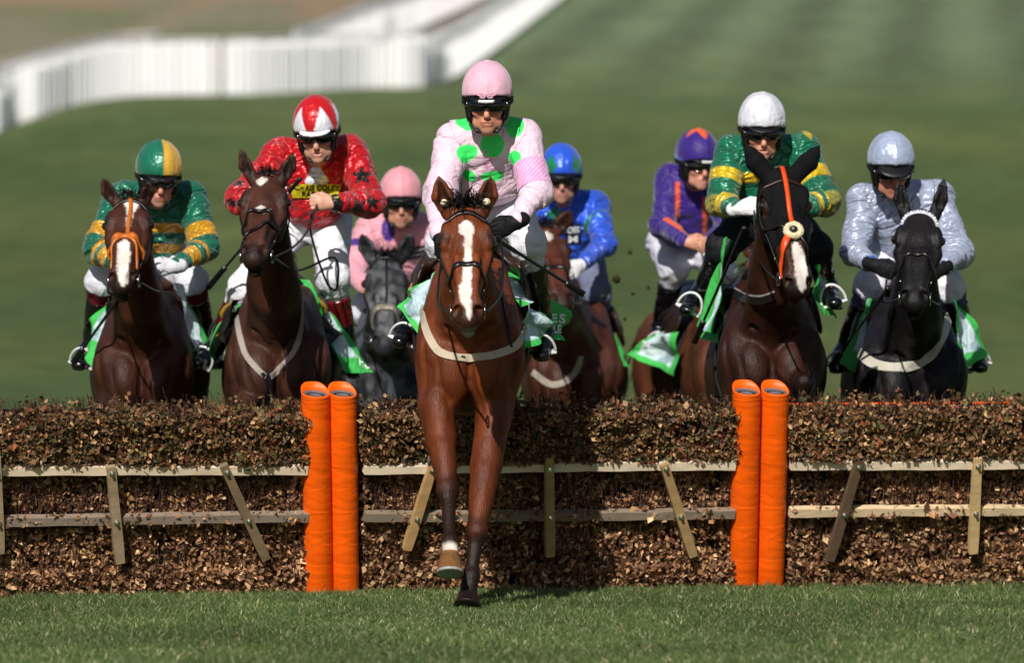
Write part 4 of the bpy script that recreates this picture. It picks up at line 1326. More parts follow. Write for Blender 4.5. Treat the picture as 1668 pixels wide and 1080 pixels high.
    # --- breeches
    br = [EL(hc - tv * .0, (.155, .145, .125), TR, .05), ]
    for i in (0, 1):
        br += [EC(hip[i], kn[i], .104, .076, X, .05), EL(kn[i], (.074, .074, .074), None, .03), EC(kn[i], kn[i] * .62 + an[i] * .38, .070, .054, X, .03)]
    def bd(P_): return -.007 * (1 - 1.7 * np.abs(2 * noise(P_ * V(20, 14, 26) + noise(P_ * 9, 3)[:, None] * 1.3, 44) - 1))
    bv, bf = mesh_sdf(br, p.get('jh', .0065) * 1.15, bd, 1)
    bc = np.tile(lin(p.get('breeches', 'dcdce6')), (len(bv), 1)) * (.93 + .1 * fbm(bv * 12, 3))[:, None]
    if p.get('knee_c'):
        for i in (0, 1):
            t = (bv - kn[i]) @ unit(an[i] - kn[i])
            bc = mix(bc, lin(p['knee_c']), sstep(.02, .03, t) * (np.linalg.norm(bv - kn[i], axis=1) < .3) * (t > 0))
    link('breeches', bv, bf, M['cloth'], root, org, bc)
    # --- boots
    for i, s in enumerate((-1, 1)):
        top = kn[i] * .74 + an[i] * .26
        ax = unit(an[i] - kn[i])
        ft = unit(to[i] - an[i])
        heel = an[i] - ft * .035 + ax * .035
        sole = unit(ax - ft * (ax @ ft))
        bt = [EC(top, an[i], .066, .047, X, .03), EC(heel, an[i] + ft * .06 + sole * .012, (.040, .050), (.045, .043), X, .03), EC(an[i] + ft * .06 + sole * .02, to[i] + sole * .02, (.046, .036), (.036, .026), X, .03),
              Cut(top, -ax, .006)]
        b_v, b_f = mesh_sdf(bt, .0085, lambda P_: -.004 * (1 - 1.8 * np.abs(2 * noise(P_ * V(16, 16, 34), 51) - 1)), 1)
        cc = np.tile(lin(p.get('boot', '0b0c10')), (len(b_v), 1))
        if p.get('boot_top'):
            t = (b_v - top) @ ax
            cc = mix(cc, lin(p['boot_top']), 1 - sstep(.150, .158, t))
        bo_ = link('boot', b_v, b_f, M['boot'], root, org, cc)
        so_ = [EC(heel + sole * .045, to[i] + sole * .052 - ft * .01, (.030, .007), (.034, .007), X, .01)]
        s_v, s_f = mesh_sdf(so_, .007, None, 1)
        link('sole', s_v, s_f, M['leather'], bo_, org, np.tile(lin('1a1512'), (len(s_v), 1)))
    # --- gloves
    if p.get('glove'):
        for i in (0, 1):
            g_v, g_f = mesh_sdf(hands[i][0] + [EC(wr[i] - hands[i][3] * .035, wr[i], .033, .031, X, .01)], .0055, lambda P_: np.full(len(P_), -.003), 1)
            link('glove', g_v, g_f, M['cloth'], root, org, np.tile(lin(p['glove']), (len(g_v), 1)))
    # --- helmet
    hc_ = K(0, -.012, .062)
    cutn = unit(-u + f * .0)
    shell = [EL(hc_, (.110, .140, .126), HRm, .01), Cut(K(0, .02, .026), -u + f * .30, .008)]
    sv, sf = mesh_sdf(shell, .008, None, 1)
    hel = link('helmet', sv, sf, M['shell'], root, org, np.tile(lin('0c0c0e'), (len(sv), 1)))
    cov = [EL(hc_ + u * .006, (.1165, .1455, .139), HRm, .01), EL(hc_ + u * .144, (.014, .014, .006), HRm, .008), Cut(K(0, .10, p.get('cap_z', .062)), -u + f * .24, .006)]
    cv, cf = mesh_sdf(cov, .0065, lambda P_: -.0022 * (fbm((P_ - O) @ HRm.T * V(30, 18, 9), 71 + p.get('seed', 0), 2) - .5) * 2 - .0038 * np.exp(-(np.mod(np.arctan2((P_ - O) @ r, (P_ - hc_) @ f) + .52, 1.047) - .52) ** 2 / .002), 2)
    Qc = (cv - hc_) @ HRm.T
    cc = p['capf'](Qc)
    link('cap_cover', cv, cf, M['cap_satin' if p.get('mat') == 'satin' else 'cap_silk'], hel, org, cc)
    if p.get('bow'):
        for s in (-1, 1):
            P_ = [hc_ + r * s * a_ + f * math.sqrt(max(.148 ** 2 - (1.25 * a_) ** 2 - (b_ + .03) ** 2 * 1.1, 0)) + u * b_ for a_, b_ in ((.0, .012), (.022, .026), (.046, .022), (.040, .010), (.018, .006), (.0, .012), (-.01, -.002), (-.03, .0))]
            v, f_ = tube(spline(P_, 5), .0035, 6)
            link('cap_tie', v, f_, M['cap_silk'], hel, org, np.tile(lin('d09ab2'), (len(v), 1)))
    pk = [EL(K(0, .100, .052), (.080, .055, .011), np.stack([r, unit(f - u * .25), unit(u + f * .25)]), .02)]
    if p.get('deep_peak'): pk = [EL(K(0, .118, .046), (.090, .060, .014), np.stack([r, unit(f - u * .5), unit(u + f * .5)]), .02)]
    kv, kf = mesh_sdf(pk, .0065, None, 1)
    link('peak', kv, kf, M['shell'], hel, org, np.tile(lin(p.get('peak_c', '101013')), (len(kv), 1)))
    if p.get('badge'):
        v, f_ = ribbon([K(x, .147 - abs(x) * .25, .046) for x in np.linspace(-.036, .036, 9)], np.tile(f, (9, 1)), .013, .012)
        link('peak_badge', v, f_, M['shell'], hel, org, np.tile(lin('d8d8d8'), (len(v), 1)))
    hn_ = []
    for s in (-1, 1):
        hn_ += [EC(K(.092 * s, -.005, .045), K(.078 * s, .026, -.055), (.020, .055), (.017, .034), r, .015), EC(K(.080 * s, .025, -.060), K(.046 * s, .052, -.108), (.008, .012), (.007, .009), r, .01)]
    hn_ += [EC(K(-.046, .052, -.108), K(.046, .052, -.108), .008, .008, u, .006)]
    nv_, nf_ = mesh_sdf(hn_, .006, None, 1)
    link('chin_harness', nv_, nf_, M['shell'], hel, org, np.tile(lin('0b0b0d'), (len(nv_), 1)))
    # --- goggles
    n_, m_ = 41, 9
    vs = []
    for layer, dr in ((0, .012), (1, -.006)):
        for k in range(n_):
            th = math.radians(-72 + 144 * k / (n_ - 1))
            for j in range(m_):
                q = j / (m_ - 1)
                fade = math.sqrt(max(0, 1 - (abs(th) / math.radians(73)) ** 6))
                zl = -.024 * (.45 + .55 * fade) + .019 * math.exp(-(th / .16) ** 2)
                zu = .026 * (.45 + .55 * fade)
                z = .014 + zl + (zu - zl) * q
                bul = .008 * math.sin(math.pi * q)
                vs.append(K((.082 + dr + bul) * math.sin(th), .008 + (.092 + dr + bul) * math.cos(th), z))
    fs = []
    for L_ in (0, 1):
        o = L_ * n_ * m_
        fs += [[o + k * m_ + j, o + (k + 1) * m_ + j, o + (k + 1) * m_ + j + 1, o + k * m_ + j + 1] for k in range(n_ - 1) for j in range(m_ - 1)]
    o = n_ * m_
    for k in range(n_ - 1):
        for j in (0, m_ - 1): fs.append([k * m_ + j, (k + 1) * m_ + j, o + (k + 1) * m_ + j, o + k * m_ + j])
    gc = np.tile(lin('08080a'), (len(vs), 1))
    go = link('goggles', vs, fs, M['lens'], root, org, gc)
    P_ = [K(.1155 * math.sin(t), -.012 + .146 * math.cos(t), .030 - .01 * math.cos(t)) for t in np.linspace(math.radians(62), math.radians(298), 40)]
    N_ = [r * math.sin(t) + f * math.cos(t) for t in np.linspace(math.radians(62), math.radians(298), 40)]
    v, f_ = ribbon(P_, N_, .022, .002)
    link('strap', v, f_, M['cloth'], go, org, np.tile(lin('141416'), (len(v), 1)))
    for s in (-1, 1):
        v, f_ = ball(K(.091 * s, .050, .020), (.006, .012, .011), 10, 6)
        link('hinge', v, f_, M['metal'], go, org, np.tile(lin('a8a8a8'), (len(v), 1)))
    return dict(root=root, hands=[hh[1] for hh in hands], hax=[(hh[2], hh[3]) for hh in hands], to=to, an=an, kn=kn, org=org)

def stirrups(hs, rd, col='cfcfd2'):
    """iron round each foot, leather up to the saddle"""
    for i, s in enumerate((-1, 1)):
        to, an = rd['to'][i], rd['an'][i]
        ft = unit(to - an)
        c = an * .30 + to * .70
        shin = unit(rd['kn'][i] - an)
        up = unit(shin - ft * (shin @ ft))
        side = unit(np.cross(ft, up))
        P = []
        for t in np.linspace(-.10, math.pi + .10, 26):
            P.append(c + side * math.cos(t) * .062 + up * (math.sin(t) * .088 - .036))
        v, f = tube(P, .0065, 8)
        mb = MB(); mb.add(v, f, lin(col))
        v, f = ribbon([c - side * .066 - up * .046, c - up * .048, c + side * .066 - up * .046], [-up] * 3, .034, .008); mb.add(v, f, lin(col))
        mb.build('stirrup_iron', M['white_metal'], hs['root'], hs['org'])
        top = hs['B'](.20 * s, .60, 1.52)
        b = c + up * .052
        mid = (top + b) / 2 + hs['X'] * .06 * s
        P = spline([b, mid, top], 10)
        v, f = ribbon(P, np.tile(hs['X'] * s, (len(P), 1)), .022, .004)
        mb = MB(); mb.add(v, f, lin('18120f')); mb.build('stirrup_leather', M['leather'], hs['root'], hs['org'])
def reins(hs, rd, sag=.08, col='14100f', r=.0055, which=(0, 1)):
    for i in which:
        a, b = hs['bit'][i], rd['hands'][i]
        m1 = a * .65 + b * .35 + V((-.5, .5)[i] * sag, 0, -sag * .8)
        m2 = a * .3 + b * .7 + V((-.4, .4)[i] * sag, 0, -sag)
        P = spline([a, m1, m2, b], 12)
        v, f = tube(P, r, 7)
        mb = MB(); mb.add(v, f, lin(col)); mb.build('rein', M['leather'], hs['root'], hs['org'])
def whip(a, b, label, col='101012'):
    """a = handle end, b = flap end"""
    o = V(*((a + b) / 2))
    root = empty('whip', o, label, 'whip', 'whips carried by the jockeys')
    d = unit(b - a)
    L = np.linalg.norm(b - a)
    t = np.linspace(0, 1, 30)
    mb = MB(); v, f = tube(a + (b - a) * t[:, None] * .85, np.interp(t, [0, .3, .32, 1], [.0105, .0105, .008, .0065]), 10); mb.add(v, f, lin(col)); mb.build('shaft', M['leather'], root, o)
    mb = MB(); v, f = ball(a, .014, 10, 7); mb.add(v, f, lin(col)); mb.build('cap', M['leather'], root, o)
    v, f = ribbon([a + d * L * q for q in np.linspace(.80, 1.0, 6)], np.tile(V(0, -1, 0), (6, 1)), .030, .010)
    mb = MB(); mb.add(v, f, lin(col)); mb.build('flap', M['leather'], root, o)
# ------------------------------------------------------------------ the field: horse, rider and tack of each runner
def plain(h): return lambda Q: np.tile(lin(h), (len(Q), 1))
def tile(I, h): return np.tile(lin(h), (len(I['v']), 1))
def band(x, a, b, e=1.2): return sstep(a - e, a + e, x) * (1 - sstep(b - e, b + e, x))

# 1 ---------------------------------------------------------------- the leader
lead = horse(dict(
    label='bright bay horse with a long white blaze leading, forelegs landing past the hurdle', chest=(766, 570, 36.35), pitch=-6, h=.0085,
    poll=(758, 332, 35.75), muzzle=(762, 510), ears=((714, 286), (800, 284)), hroll=1, coat='6a3216', plugs=True, chin='a89c94', mane='0c0908', seed=5, sock=0, hoof='8a6238', wide=.86, hl=.60,
    legs=[((711, 664, '-.02'), (729, 800, '-.22'), (733, 884, '-.40'), (733, 905, '-.44'), (733, 934, '-.47')),
          ((803, 684, '.0'), (776, 868, '-.26'), (767, 940, '-.33'), (763, 968, '-.36'), (761, 988, '-.385')),
          ((-.17, 1.15, 1.0), (-.15, 1.50, .92), (-.14, 1.80, .98), (-.14, 1.92, 1.0), (-.14, 2.0, 1.02)),
          ((.17, 1.15, 1.0), (.15, 1.55, .90), (.14, 1.86, .92), (.14, 1.98, .95), (.14, 2.06, .97))],
    marks=[dict(t=[.15, .185, .25, .30, .45, .60, .72, .80, .88, .95, 1.02, 1.04], w=[0, .030, .036, .018, .016, .018, .021, .028, .024, .013, .008, 0], o=[0, 0, .002, .008, .006, .004, -.004, -.010, -.010, .004, .006, .006])],
    brow_t=.10, nose_t=.56, forelock=.10, flup=.6, nfl=80, flap_out=.03,
    body_straps=[([(686, 490), (694, 535), (712, 570), (740, 582), (772, 583), (806, 578), (838, 565), (850, 548), (858, 520)], .038, 'b8aa96', 'cloth', 'breastgirth'),
                 ([(740, 578), (752, 582), (764, 584)], .014, '101012', 'leather', 'breastgirth_buckle'),
                 ([(812, 440), (818, 490), (826, 530), (832, 566)], .014, '131114', 'leather', 'martingale_strap')],
    cloth=[dict(q=[(713, 445, .26), (690, 572, .34), (648, 498, .48), (692, 455, .36)], border=.10, edges='fkb', ph=1, base='c3dbe6'),
           dict(q=[(806, 436, .28), (850, 500, .34), (872, 492, .60), (822, 440, .50)], border=.3, edges='fk', ph=2),
           dict(q=[(850, 490, .34), (853, 566, .40), (893, 546, .66), (886, 512, .60)], border=.12, edges='fbk', ph=2.4),
           dict(q=[(868, 458, .72), (893, 553, .76), (922, 552, 1.1), (926, 506, 1.08)], border=.08, base='46bb58', stain=False, ph=3,
                text=[('S', [(909, 528), (920, 527), (921, 511), (910, 511)], 'e8eee8', 1), ('DLE', [(891, 545), (913, 543), (913, 529), (892, 531)], 'e8eee8', 1), ('E', [(897, 526), (906, 526), (906, 511), (897, 511)], 'e8eee8', 1)])],
))
def col1(I):
    c = tile(I, 'e2c6d8')
    c = c * (.95 + .1 * fbm(I['v'] * 9, 3))[:, None]
    plk = band(I['px'], 786, 802) * band(I['py'], 240, 330) * (I['reg'] == 0) * (I['v'][:, 1] < 36.95)
    c = mix(c, lin('d3a3bd'), plk * .8)
    for (x, y, a, b) in ((802, 236, 17, 18), (760, 196, 15, 20), (838, 203, 14, 20), (757, 251, 14, 13), (838, 261, 13, 14), (802, 286, 17, 9), (848, 166, 12, 12), (746, 163, 9, 8), (764, 286, 11, 9), (843, 291, 10, 9)):
        c = mix(c, lin('3eea6c'), I['spot'](x, y, a * 1.15, b * 1.15))
    for y in (247, 270): c = mix(c, lin('b9829f'), I['spot'](792, y, 3.6, 3))
    return c
r1 = person(dict(D=36.35, seed=1, label='jockey in a pale pink jacket with bright green spots and pink cap', h=.0055, jh=.0055,
    head=(793, 174, .22), tilt=11, yaw=-2, neck=(797, 206, .40), hips=(795, 318, .86), sha=(740, 226, .42), shb=(853, 224, .42), ela=(716, 318, .28), elb=(873, 312, .28),
    wra=(716, 385, .08), wrb=(840, 362, .10), hdb=V(-.75, -.35, -.35), kna=(724, 392, .50), knb=(860, 396, .50), ana=(676, 518, .78), anb=(884, 528, .76), toa=(652, 552, .62), tob=(880, 574, .56),
    colf=col1, mat='matte_silk', capf=plain('dfaec2'), cap_z=.064, badge=True, bow=True, glove='0c0d12', skin='c98a70', bands=[(1, .50, .96, 'd98ac0', 'f0c8e4')], wrinkle=.009))
stirrups(lead, r1)
reins(lead, r1)
whip(at(800, 384, 36.35), at(952, 480, 36.9), 'long black whip in the hand of the jockey in pale pink with green spots')

# 2 ---------------------------------------------------------------- red silks
h2 = horse(dict(label='dark bay horse with a red and white beaded browband and high head', chest=(452, 578, 39.5), pitch=8, h=.0105,
    poll=(436, 282, 38.9), muzzle=(411, 408), ears=((391, 238, -.02), (478, 245, -.02)), hyaw=-8, coat='42251b', ear_w=.74, mane='0d0a09', seed=8, wide=.94, arch=.07,
    marks=[dict(t=[.03, .08, .13, .18], w=[0, .026, .022, 0], o=[-.02, -.02, -.02, -.02]), dict(t=[.40, .44, .48, .52], w=[0, .05, .03, 0], o=[0, .0, .02, .02], a=.8)],
    brow='5a0a10', beads=('e6e6e6', 'b0121c'), brow_t=.0, nose_t=.50, nose_w=.016, forelock=.05, saddle='2b2a22', flap_out=.0,
    straps=[([(.58, .09, -.09), (.66, .04, .02), (.78, -.03, .02), (.88, -.075, -.06)], .013, None, 'leather')],
    body_straps=[([(386, 478), (388, 530), (398, 572), (416, 598), (432, 614)], .030, '9a9088', 'cloth', 'breastplate'), ([(492, 480), (490, 530), (480, 572), (458, 598), (440, 614)], .030, '9a9088', 'cloth', 'breastplate'),
                 ([(428, 606), (436, 620), (437, 640), (437, 660)], .040, '17161a', 'leather', 'breastplate')],
    cloth=[dict(q=[(487, 458, .35), (562, 608, .46), (608, 610, .64), (502, 464, .45)], border=.20, edges='fkb', ph=.5, bulge=.01,
                text=[('HU', [(585, 596), (602, 603), (600, 588), (583, 582)], 'eef2ee', 1)]),
           dict(q=[(487, 474, .30), (538, 572, .36), (558, 545, .46), (496, 468, .40)], border=.12, edges='k', base='191a18', rim='8a6a1a', stain=False, mat='leather', name='saddle_flap', ph=1),
           dict(q=[(384, 492, .30), (362, 566, .36), (352, 548, .46), (378, 486, .40)], border=.12, edges='k', base='191a18', rim='8a6a1a', stain=False, mat='leather', name='saddle_flap', ph=1),
           dict(q=[(386, 490, .42), (338, 566, .48), (345, 600, .8), (372, 520, .7)], border=.22, edges='fkb', ph=1.5)]))
def col2(I):
    c = tile(I, 'c40b1a')
    c = mix(c, lin('e2e2ea'), I['spot'](516, 296, 20, 34, 'diamond') * (I['py'] < 302))
    for (x, y, r) in ((590, 286, 17), (583, 338, 16), (607, 330, 13), (389, 298, 12), (376, 330, 10)): c = mix(c, lin('120d10'), I['spot'](x, y, r, r, 'star'))
    c = mix(c, lin('120d10'), (I['reg'] == 4) * sstep(1.88, 1.90, I['tau']))
    return c
def cap2(Q):
    az = np.arctan2(Q[:, 0], Q[:, 1])
    k = np.abs(np.mod(az + math.pi / 6 + .15, math.pi / 3) - math.pi / 6) / (math.pi / 6)
    edge = -.045 + .125 * k
    c = mix(np.tile(lin('e6e6f0'), (len(Q), 1)), lin('c40b1a'), sstep(-.004, .004, Q[:, 2] - (.106 - .165 * (1 - k) ** 1.5)))
    return mix(c, lin('101012'), band(Q[:, 2] + .03 * Q[:, 1] / .14, -.031, -.019, .002))
r2 = person(dict(D=39.5, seed=2, label='jockey in a shiny red jacket with black stars and red and white cap', h=.006, jh=.006, open=True,
    head=(515, 226, .28), tilt=15, yaw=-4, roll=4, neck=(515, 258, .48), hips=(512, 352, .92), sha=(458, 252, .50), shb=(572, 248, .50), ela=(392, 322, .32), elb=(602, 330, .36),
    wra=(425, 345, .10), wrb=(543, 331, .14), hdb=V(-.9, -.25, .05), kna=(398, 470, .55), knb=(542, 452, .52), ana=(352, 562, .78), anb=(566, 566, .74), toa=(322, 588, .60), tob=(574, 604, .58),
    colf=col2, mat='satin', capf=cap2, cap_z=.052, breeches='e4e4ec', boot='0d0f16', boot_top='6e0f1c', skin='d09c86', wrinkle=.013, puff=1.06, peak_c='d8d8e0',
    patch=[dict(quad=[(476, 322), (551, 322), (556, 300), (474, 300)], c='d8c81e', text=[('CHRIS COLEY', [(479, 309), (553, 311), (554, 301), (480, 299.5)], '15140c'), ('RACING', [(492, 320), (536, 321), (536, 311.5), (492, 310.5)], '15140c')])]))
stirrups(h2, r2)
reins(h2, r2, .05, which=(1,))
P = spline([h2['bit'][1], at(486, 440, 39.3), at(545, 420, 39.62), at(548, 470, 39.75), at(530, 455, 39.7), at(505, 370, 39.6), r2['hands'][1]], 14)
v, f = tube(P, .006, 7); mb = MB(); mb.add(v, f, lin('141012')); mb.build('rein', M['leather'], h2['root'], h2['org'])
whip(at(488, 292, 39.35), at(338, 470, 39.95), 'black whip slanting down left in the hand of the red jockey')

# 3 ---------------------------------------------------------------- green and gold hoops, left
h3 = horse(dict(label='bay horse at far left with orange noseband and white blaze', chest=(232, 590, 39.9), pitch=5, h=.0115,
    poll=(212, 318, 39.3), muzzle=(196, 452), ears=((166, 286), (241, 291)), hyaw=-6, coat='3f2015', ear_w=.78, mane='140b09', seed=13, wide=.9, sc=.98, mzs=.8, mz=.80,
    marks=[dict(t=[.05, .10, .16, .24, .34, .44], w=[0, .036, .026, .014, .012, .0], o=[.01, .01, .012, .012, .01, .005]), dict(t=[.52, .6, .72, .9, 1.0, 1.05], w=[0, .026, .030, .028, .022, 0], o=[0, 0, .005, .008, .01, .01])],
    brow_t=.08, nose=True, nose_c='b8621e', nose_t=.5, nose_w=.026, saddle='3a1d14', forelock=.05,
    straps=[([(-.02, .0, .05), (.18, .015, .04), (.36, .01, .04), (.5, .0, .04)], .020, 'b8621e', 'leather'), ([(.5, 0, .04), (.62, -.075, .0), (.78, -.10, -.07)], .022, 'b8621e', 'leather'), ([(.5, 0, .04), (.62, .075, .0), (.78, .10, -.07)], .022, 'b8621e', 'leather')],
    cloth=[dict(q=[(276, 462, .25), (322, 590, .34), (352, 596, .52), (294, 470, .45)], border=.18, edges='kb', ph=.4, bulge=.01), dict(q=[(186, 486, .25), (158, 606, .34), (136, 560, .55), (168, 500, .45)], border=.3, edges='fkb', ph=2)]))
def hoops3(I):
    c = tile(I, '0d6a52')
    y = I['py'] - (I['px'] - 248) * .02
    t = (I['reg'] == 0)
    for a, b in ((363, 378), (397, 411), (421, 433)): c = mix(c, lin('d2981a'), t * band(y, a, b, 1.5))
    for a, b in ((.62, .88), (1.10, 1.28), (1.42, 1.66)): c = mix(c, lin('d2981a'), (~t) * band(I['tau'], a, b, .012))
    return c
r3 = person(dict(D=39.9, seed=3, label='jockey at far left in green jacket with gold hoops and halved cap', h=.007, jh=.0065,
    head=(263, 299, .28), tilt=16, yaw=10, roll=-2, neck=(252, 325, .46), hips=(248, 412, .90), sha=(196, 322, .50), shb=(310, 322, .50), ela=(158, 404, .34), elb=(334, 404, .34),
    wra=(200, 436, .10), wrb=(284, 434, .10), hdb=V(-.8, -.4, -.1), kna=(166, 458, .50), knb=(312, 458, .50), ana=(150, 562, .75), anb=(338, 560, .75), toa=(128, 590, .60), tob=(352, 588, .60),
    colf=hoops3, mat='satin', capf=lambda Q: mix(mix(np.tile(lin('0d6a52'), (len(Q), 1)), lin('d8a83c'), sstep(-.002, .002, Q[:, 0] - .004)), lin('d2a01a'), 1 - sstep(-.034, -.030, Q[:, 2] + .24 * (Q[:, 1] - .1))),
    cap_z=.056, breeches='d6d6e2', knee_c='6a1622', glove='cfcfd8', skin='b9806c', wrinkle=.012))
stirrups(h3, r3); reins(h3, r3)
whip(at(205, 470, 39.5), at(118, 592, 39.9), 'black whip pointing down left beside the far left bay horse')

# 4 ---------------------------------------------------------------- grey
h4 = horse(dict(label='dappled dark grey horse between the red and pale pink jockeys', chest=(634, 612, 43.4), pitch=3, h=.013, grey=True, coat='55575c', dark='16161a',
    poll=(629, 412, 42.9), muzzle=(627, 558), ears=((588, 377), (671, 377)), hl=.60, mane='121216', seed=21, wide=.9, brow_t=.06, nose_t=.62, nose_w=.036, nose_c='7d7468', forelock=.07, mz=.95,
    straps=[([(.0, 0, .05), (.3, .004, .04), (.58, .0, .04)], .012, '121216', 'leather')],
    cloth=[dict(q=[(672, 500, .4), (690, 600, .5), (705, 590, .8), (690, 505, .7)], border=.2), dict(q=[(596, 500, .4), (578, 600, .5), (566, 590, .8), (580, 505, .7)], border=.2)]))
def col4(I):
    c = tile(I, 'dc98a6')
    for a, b in ((.42, .60), (1.02, 1.20)): c = mix(c, lin('45247e'), (I['reg'] > 0) * band(I['tau'], a, b, .012))
    c = mix(c, lin('45247e'), I['spot'](632, 372, 12, 22))
    return c
r4 = person(dict(D=43.4, seed=4, label='jockey in pink jacket with purple sleeve hoops, plain pink cap, on grey', h=.0085, jh=.0075,
    head=(654, 334, .25), tilt=8, yaw=3, neck=(655, 362, .42), hips=(655, 440, .88), sha=(603, 375, .48), shb=(704, 375, .48), ela=(574, 442, .30), elb=(728, 444, .32),
    wra=(596, 470, .06), wrb=(684, 470, .06), kna=(594, 505, .48), knb=(712, 505, .48), ana=(584, 585, .72), anb=(722, 585, .72), toa=(578, 612, .58), tob=(728, 612, .58),
    colf=col4, mat='silk', capf=plain('d8929e'), cap_z=.056, skin='c08a74', wrinkle=.009, breeches='cfcfda',
    patch=[dict(quad=[(664, 424), (712, 414), (712, 396), (664, 404)], c='1c1c22', text=[('IIIIIIII', [(667, 412), (709, 402), (709, 399), (667, 408)], '9a9aa2'), ('IIIIIIIIII', [(667, 419), (709, 410), (709, 406), (667, 415)], '9a9aa2')])]))
stirrups(h4, r4); reins(h4, r4)

# 5 ---------------------------------------------------------------- royal blue
h5 = horse(dict(label='dark bay horse with a small white star, behind the leader', chest=(938, 600, 44.2), pitch=4, h=.013, hyaw=10,
    poll=(886, 364, 43.5), muzzle=(918, 486), ears=((858, 338), (931, 340)), coat='47251a', mane='0f0b0a', seed=25, wide=.95, brow_t=.03, nose_t=.6, forelock=.06,
    marks=[dict(t=[.1, .15, .2, .25], w=[0, .028, .024, 0], o=[.0, .0, .0, .0])],
    body_straps=[([(868, 606), (896, 626), (920, 622), (938, 604), (946, 580)], .036, '9f968a', 'cloth', 'breastgirth')],
    cloth=[dict(q=[(952, 512, .28), (984, 592, .34), (1024, 600, .5), (984, 518, .42)], border=.18, edges='fkb', ph=.3, bulge=.012), dict(q=[(900, 500, .4), (880, 590, .5), (868, 590, .8), (890, 505, .7)], border=.2)]))
def col5(I):
    c = tile(I, '2758d6')
    c = mix(c, lin('16794e'), I['spot'](905, 348, 18, 13, 'diamond'))
    c = mix(c, lin('16794e'), I['spot'](956, 372, 7, 34, 'diamond'))
    return c
def cap5(Q):
    az = np.arctan2(Q[:, 0], Q[:, 1])
    k = np.abs(np.mod(az + .52 + math.pi / 5, 2 * math.pi / 5) - math.pi / 5) / .34
    return mix(np.tile(lin('2758d6'), (len(Q), 1)), lin('16794e'), sstep(-.06, .06, 1 - k - np.abs(Q[:, 2] - .040) / .062))
r5 = person(dict(D=44.2, seed=5, label='jockey in royal blue jacket and blue cap with green diamonds', h=.0085, jh=.0075,
    head=(915, 295, .25), tilt=10, yaw=2, neck=(920, 328, .42), hips=(928, 418, .88), sha=(868, 338, .48), shb=(968, 336, .48), ela=(858, 402, .30), elb=(984, 398, .30),
    wra=(890, 432, .06), wrb=(946, 432, .04), kna=(872, 475, .48), knb=(972, 478, .46), ana=(868, 562, .72), anb=(990, 565, .72), toa=(862, 590, .58), tob=(996, 592, .58),
    colf=col5, mat='satin', capf=cap5, cap_z=.052, skin='bd8a78', wrinkle=.010, breeches='6a7088', glove='e0e0e0',
    patch=[dict(quad=[(921, 398), (946, 396), (946, 365), (921, 367)], c='0e0f14', text=[('OSS', [(924, 380), (944, 379), (944, 368), (924, 369)], 'e8e8ea'), ('M', [(926, 395), (941, 394), (941, 383), (926, 384)], 'e8e8ea')])]))
stirrups(h5, r5); reins(h5, r5)

# 6 ---------------------------------------------------------------- purple and orange
h6 = horse(dict(label='brown horse half hidden behind the black hooded horse', chest=(1215, 596, 43.6), pitch=2, h=.013, yaw=13,
    poll=(1245, 400, 43.0), muzzle=(1258, 520), ears=((1215, 375), (1275, 375)), coat='55301e', mane='0f0b0a', seed=31, wide=1.0,
    cloth=[dict(q=[(1112, 540, .22), (1102, 612, .30), (1026, 576, .72), (1066, 542, .55)], border=.13, edges='fkb', ph=.3, bulge=.02, wave=.02,
                text=[('EY', [(1044, 568), (1062, 576), (1066, 563), (1048, 555)], 'eef2ee', 1)]), dict(q=[(1262, 500, .4), (1272, 590, .5), (1280, 590, .8), (1266, 505, .7)], border=.2)]))
def col6(I):
    c = tile(I, '2f1672')
    o = (I['reg'] == 1) * band(np.abs(I['px'] - (1094 + .45 * (I['py'] - 262)) + 0 * I['py']), -1, 4, 1) * (I['py'] < 300)
    o = np.maximum(o, (I['reg'] <= 2) * band(I['px'], 1100, 1107, 1.2) * band(I['py'], 296, 356, 2))
    o = np.maximum(o, (I['reg'] == 2) * band(I['py'] - (I['px'] - 1094) * .62 - 362, -4, 4, 1.2))
    o = np.maximum(o, (I['reg'] == 0) * band(np.abs(I['px'] - 1148), -1, 3.5, 1) * (I['py'] > 320))
    return mix(c, lin('e0561a'), np.clip(o, 0, 1))
def cap6(Q):
    az = np.arctan2(Q[:, 0], Q[:, 1])
    k = np.abs(np.mod(az + math.pi / 5, 2 * math.pi / 5) - math.pi / 5) / (math.pi / 5)
    rad = np.hypot(Q[:, 0] / .117, Q[:, 1] / .146)
    c = mix(np.tile(lin('2f1672'), (len(Q), 1)), lin('e0561a'), sstep(-.03, .03, (.72 - .46 * k) - rad) * (Q[:, 2] > 0))
    return mix(c, lin('2a55c0'), 1 - sstep(-.030, -.024, Q[:, 2] + .24 * (Q[:, 1] - .1)))
r6 = person(dict(D=43.6, seed=6, label='jockey in purple jacket with orange seams, purple cap with orange star', h=.0085, jh=.0065, badge=True, open=True,
    head=(1146, 272, .28), tilt=8, yaw=22, neck=(1133, 298, .42), hips=(1108, 392, .90), sha=(1092, 290, .48), shb=(1174, 296, .46), ela=(1080, 366, .36), elb=(1184, 372, .36),
    wra=(1116, 394, .12), wrb=(1156, 394, .08), hda=V(.9, -.35, -.1), kna=(1098, 436, .62), knb=(1176, 440, .48), ana=(1076, 530, .86), anb=(1190, 530, .75), toa=(1072, 562, .74), tob=(1200, 560, .62),
    colf=col6, mat='silk', capf=cap6, cap_z=.052, skin='c88f78', wrinkle=.008, breeches='cfcfdc', boot='0b0b0e'))
stirrups(h6, r6); reins(h6, r6)

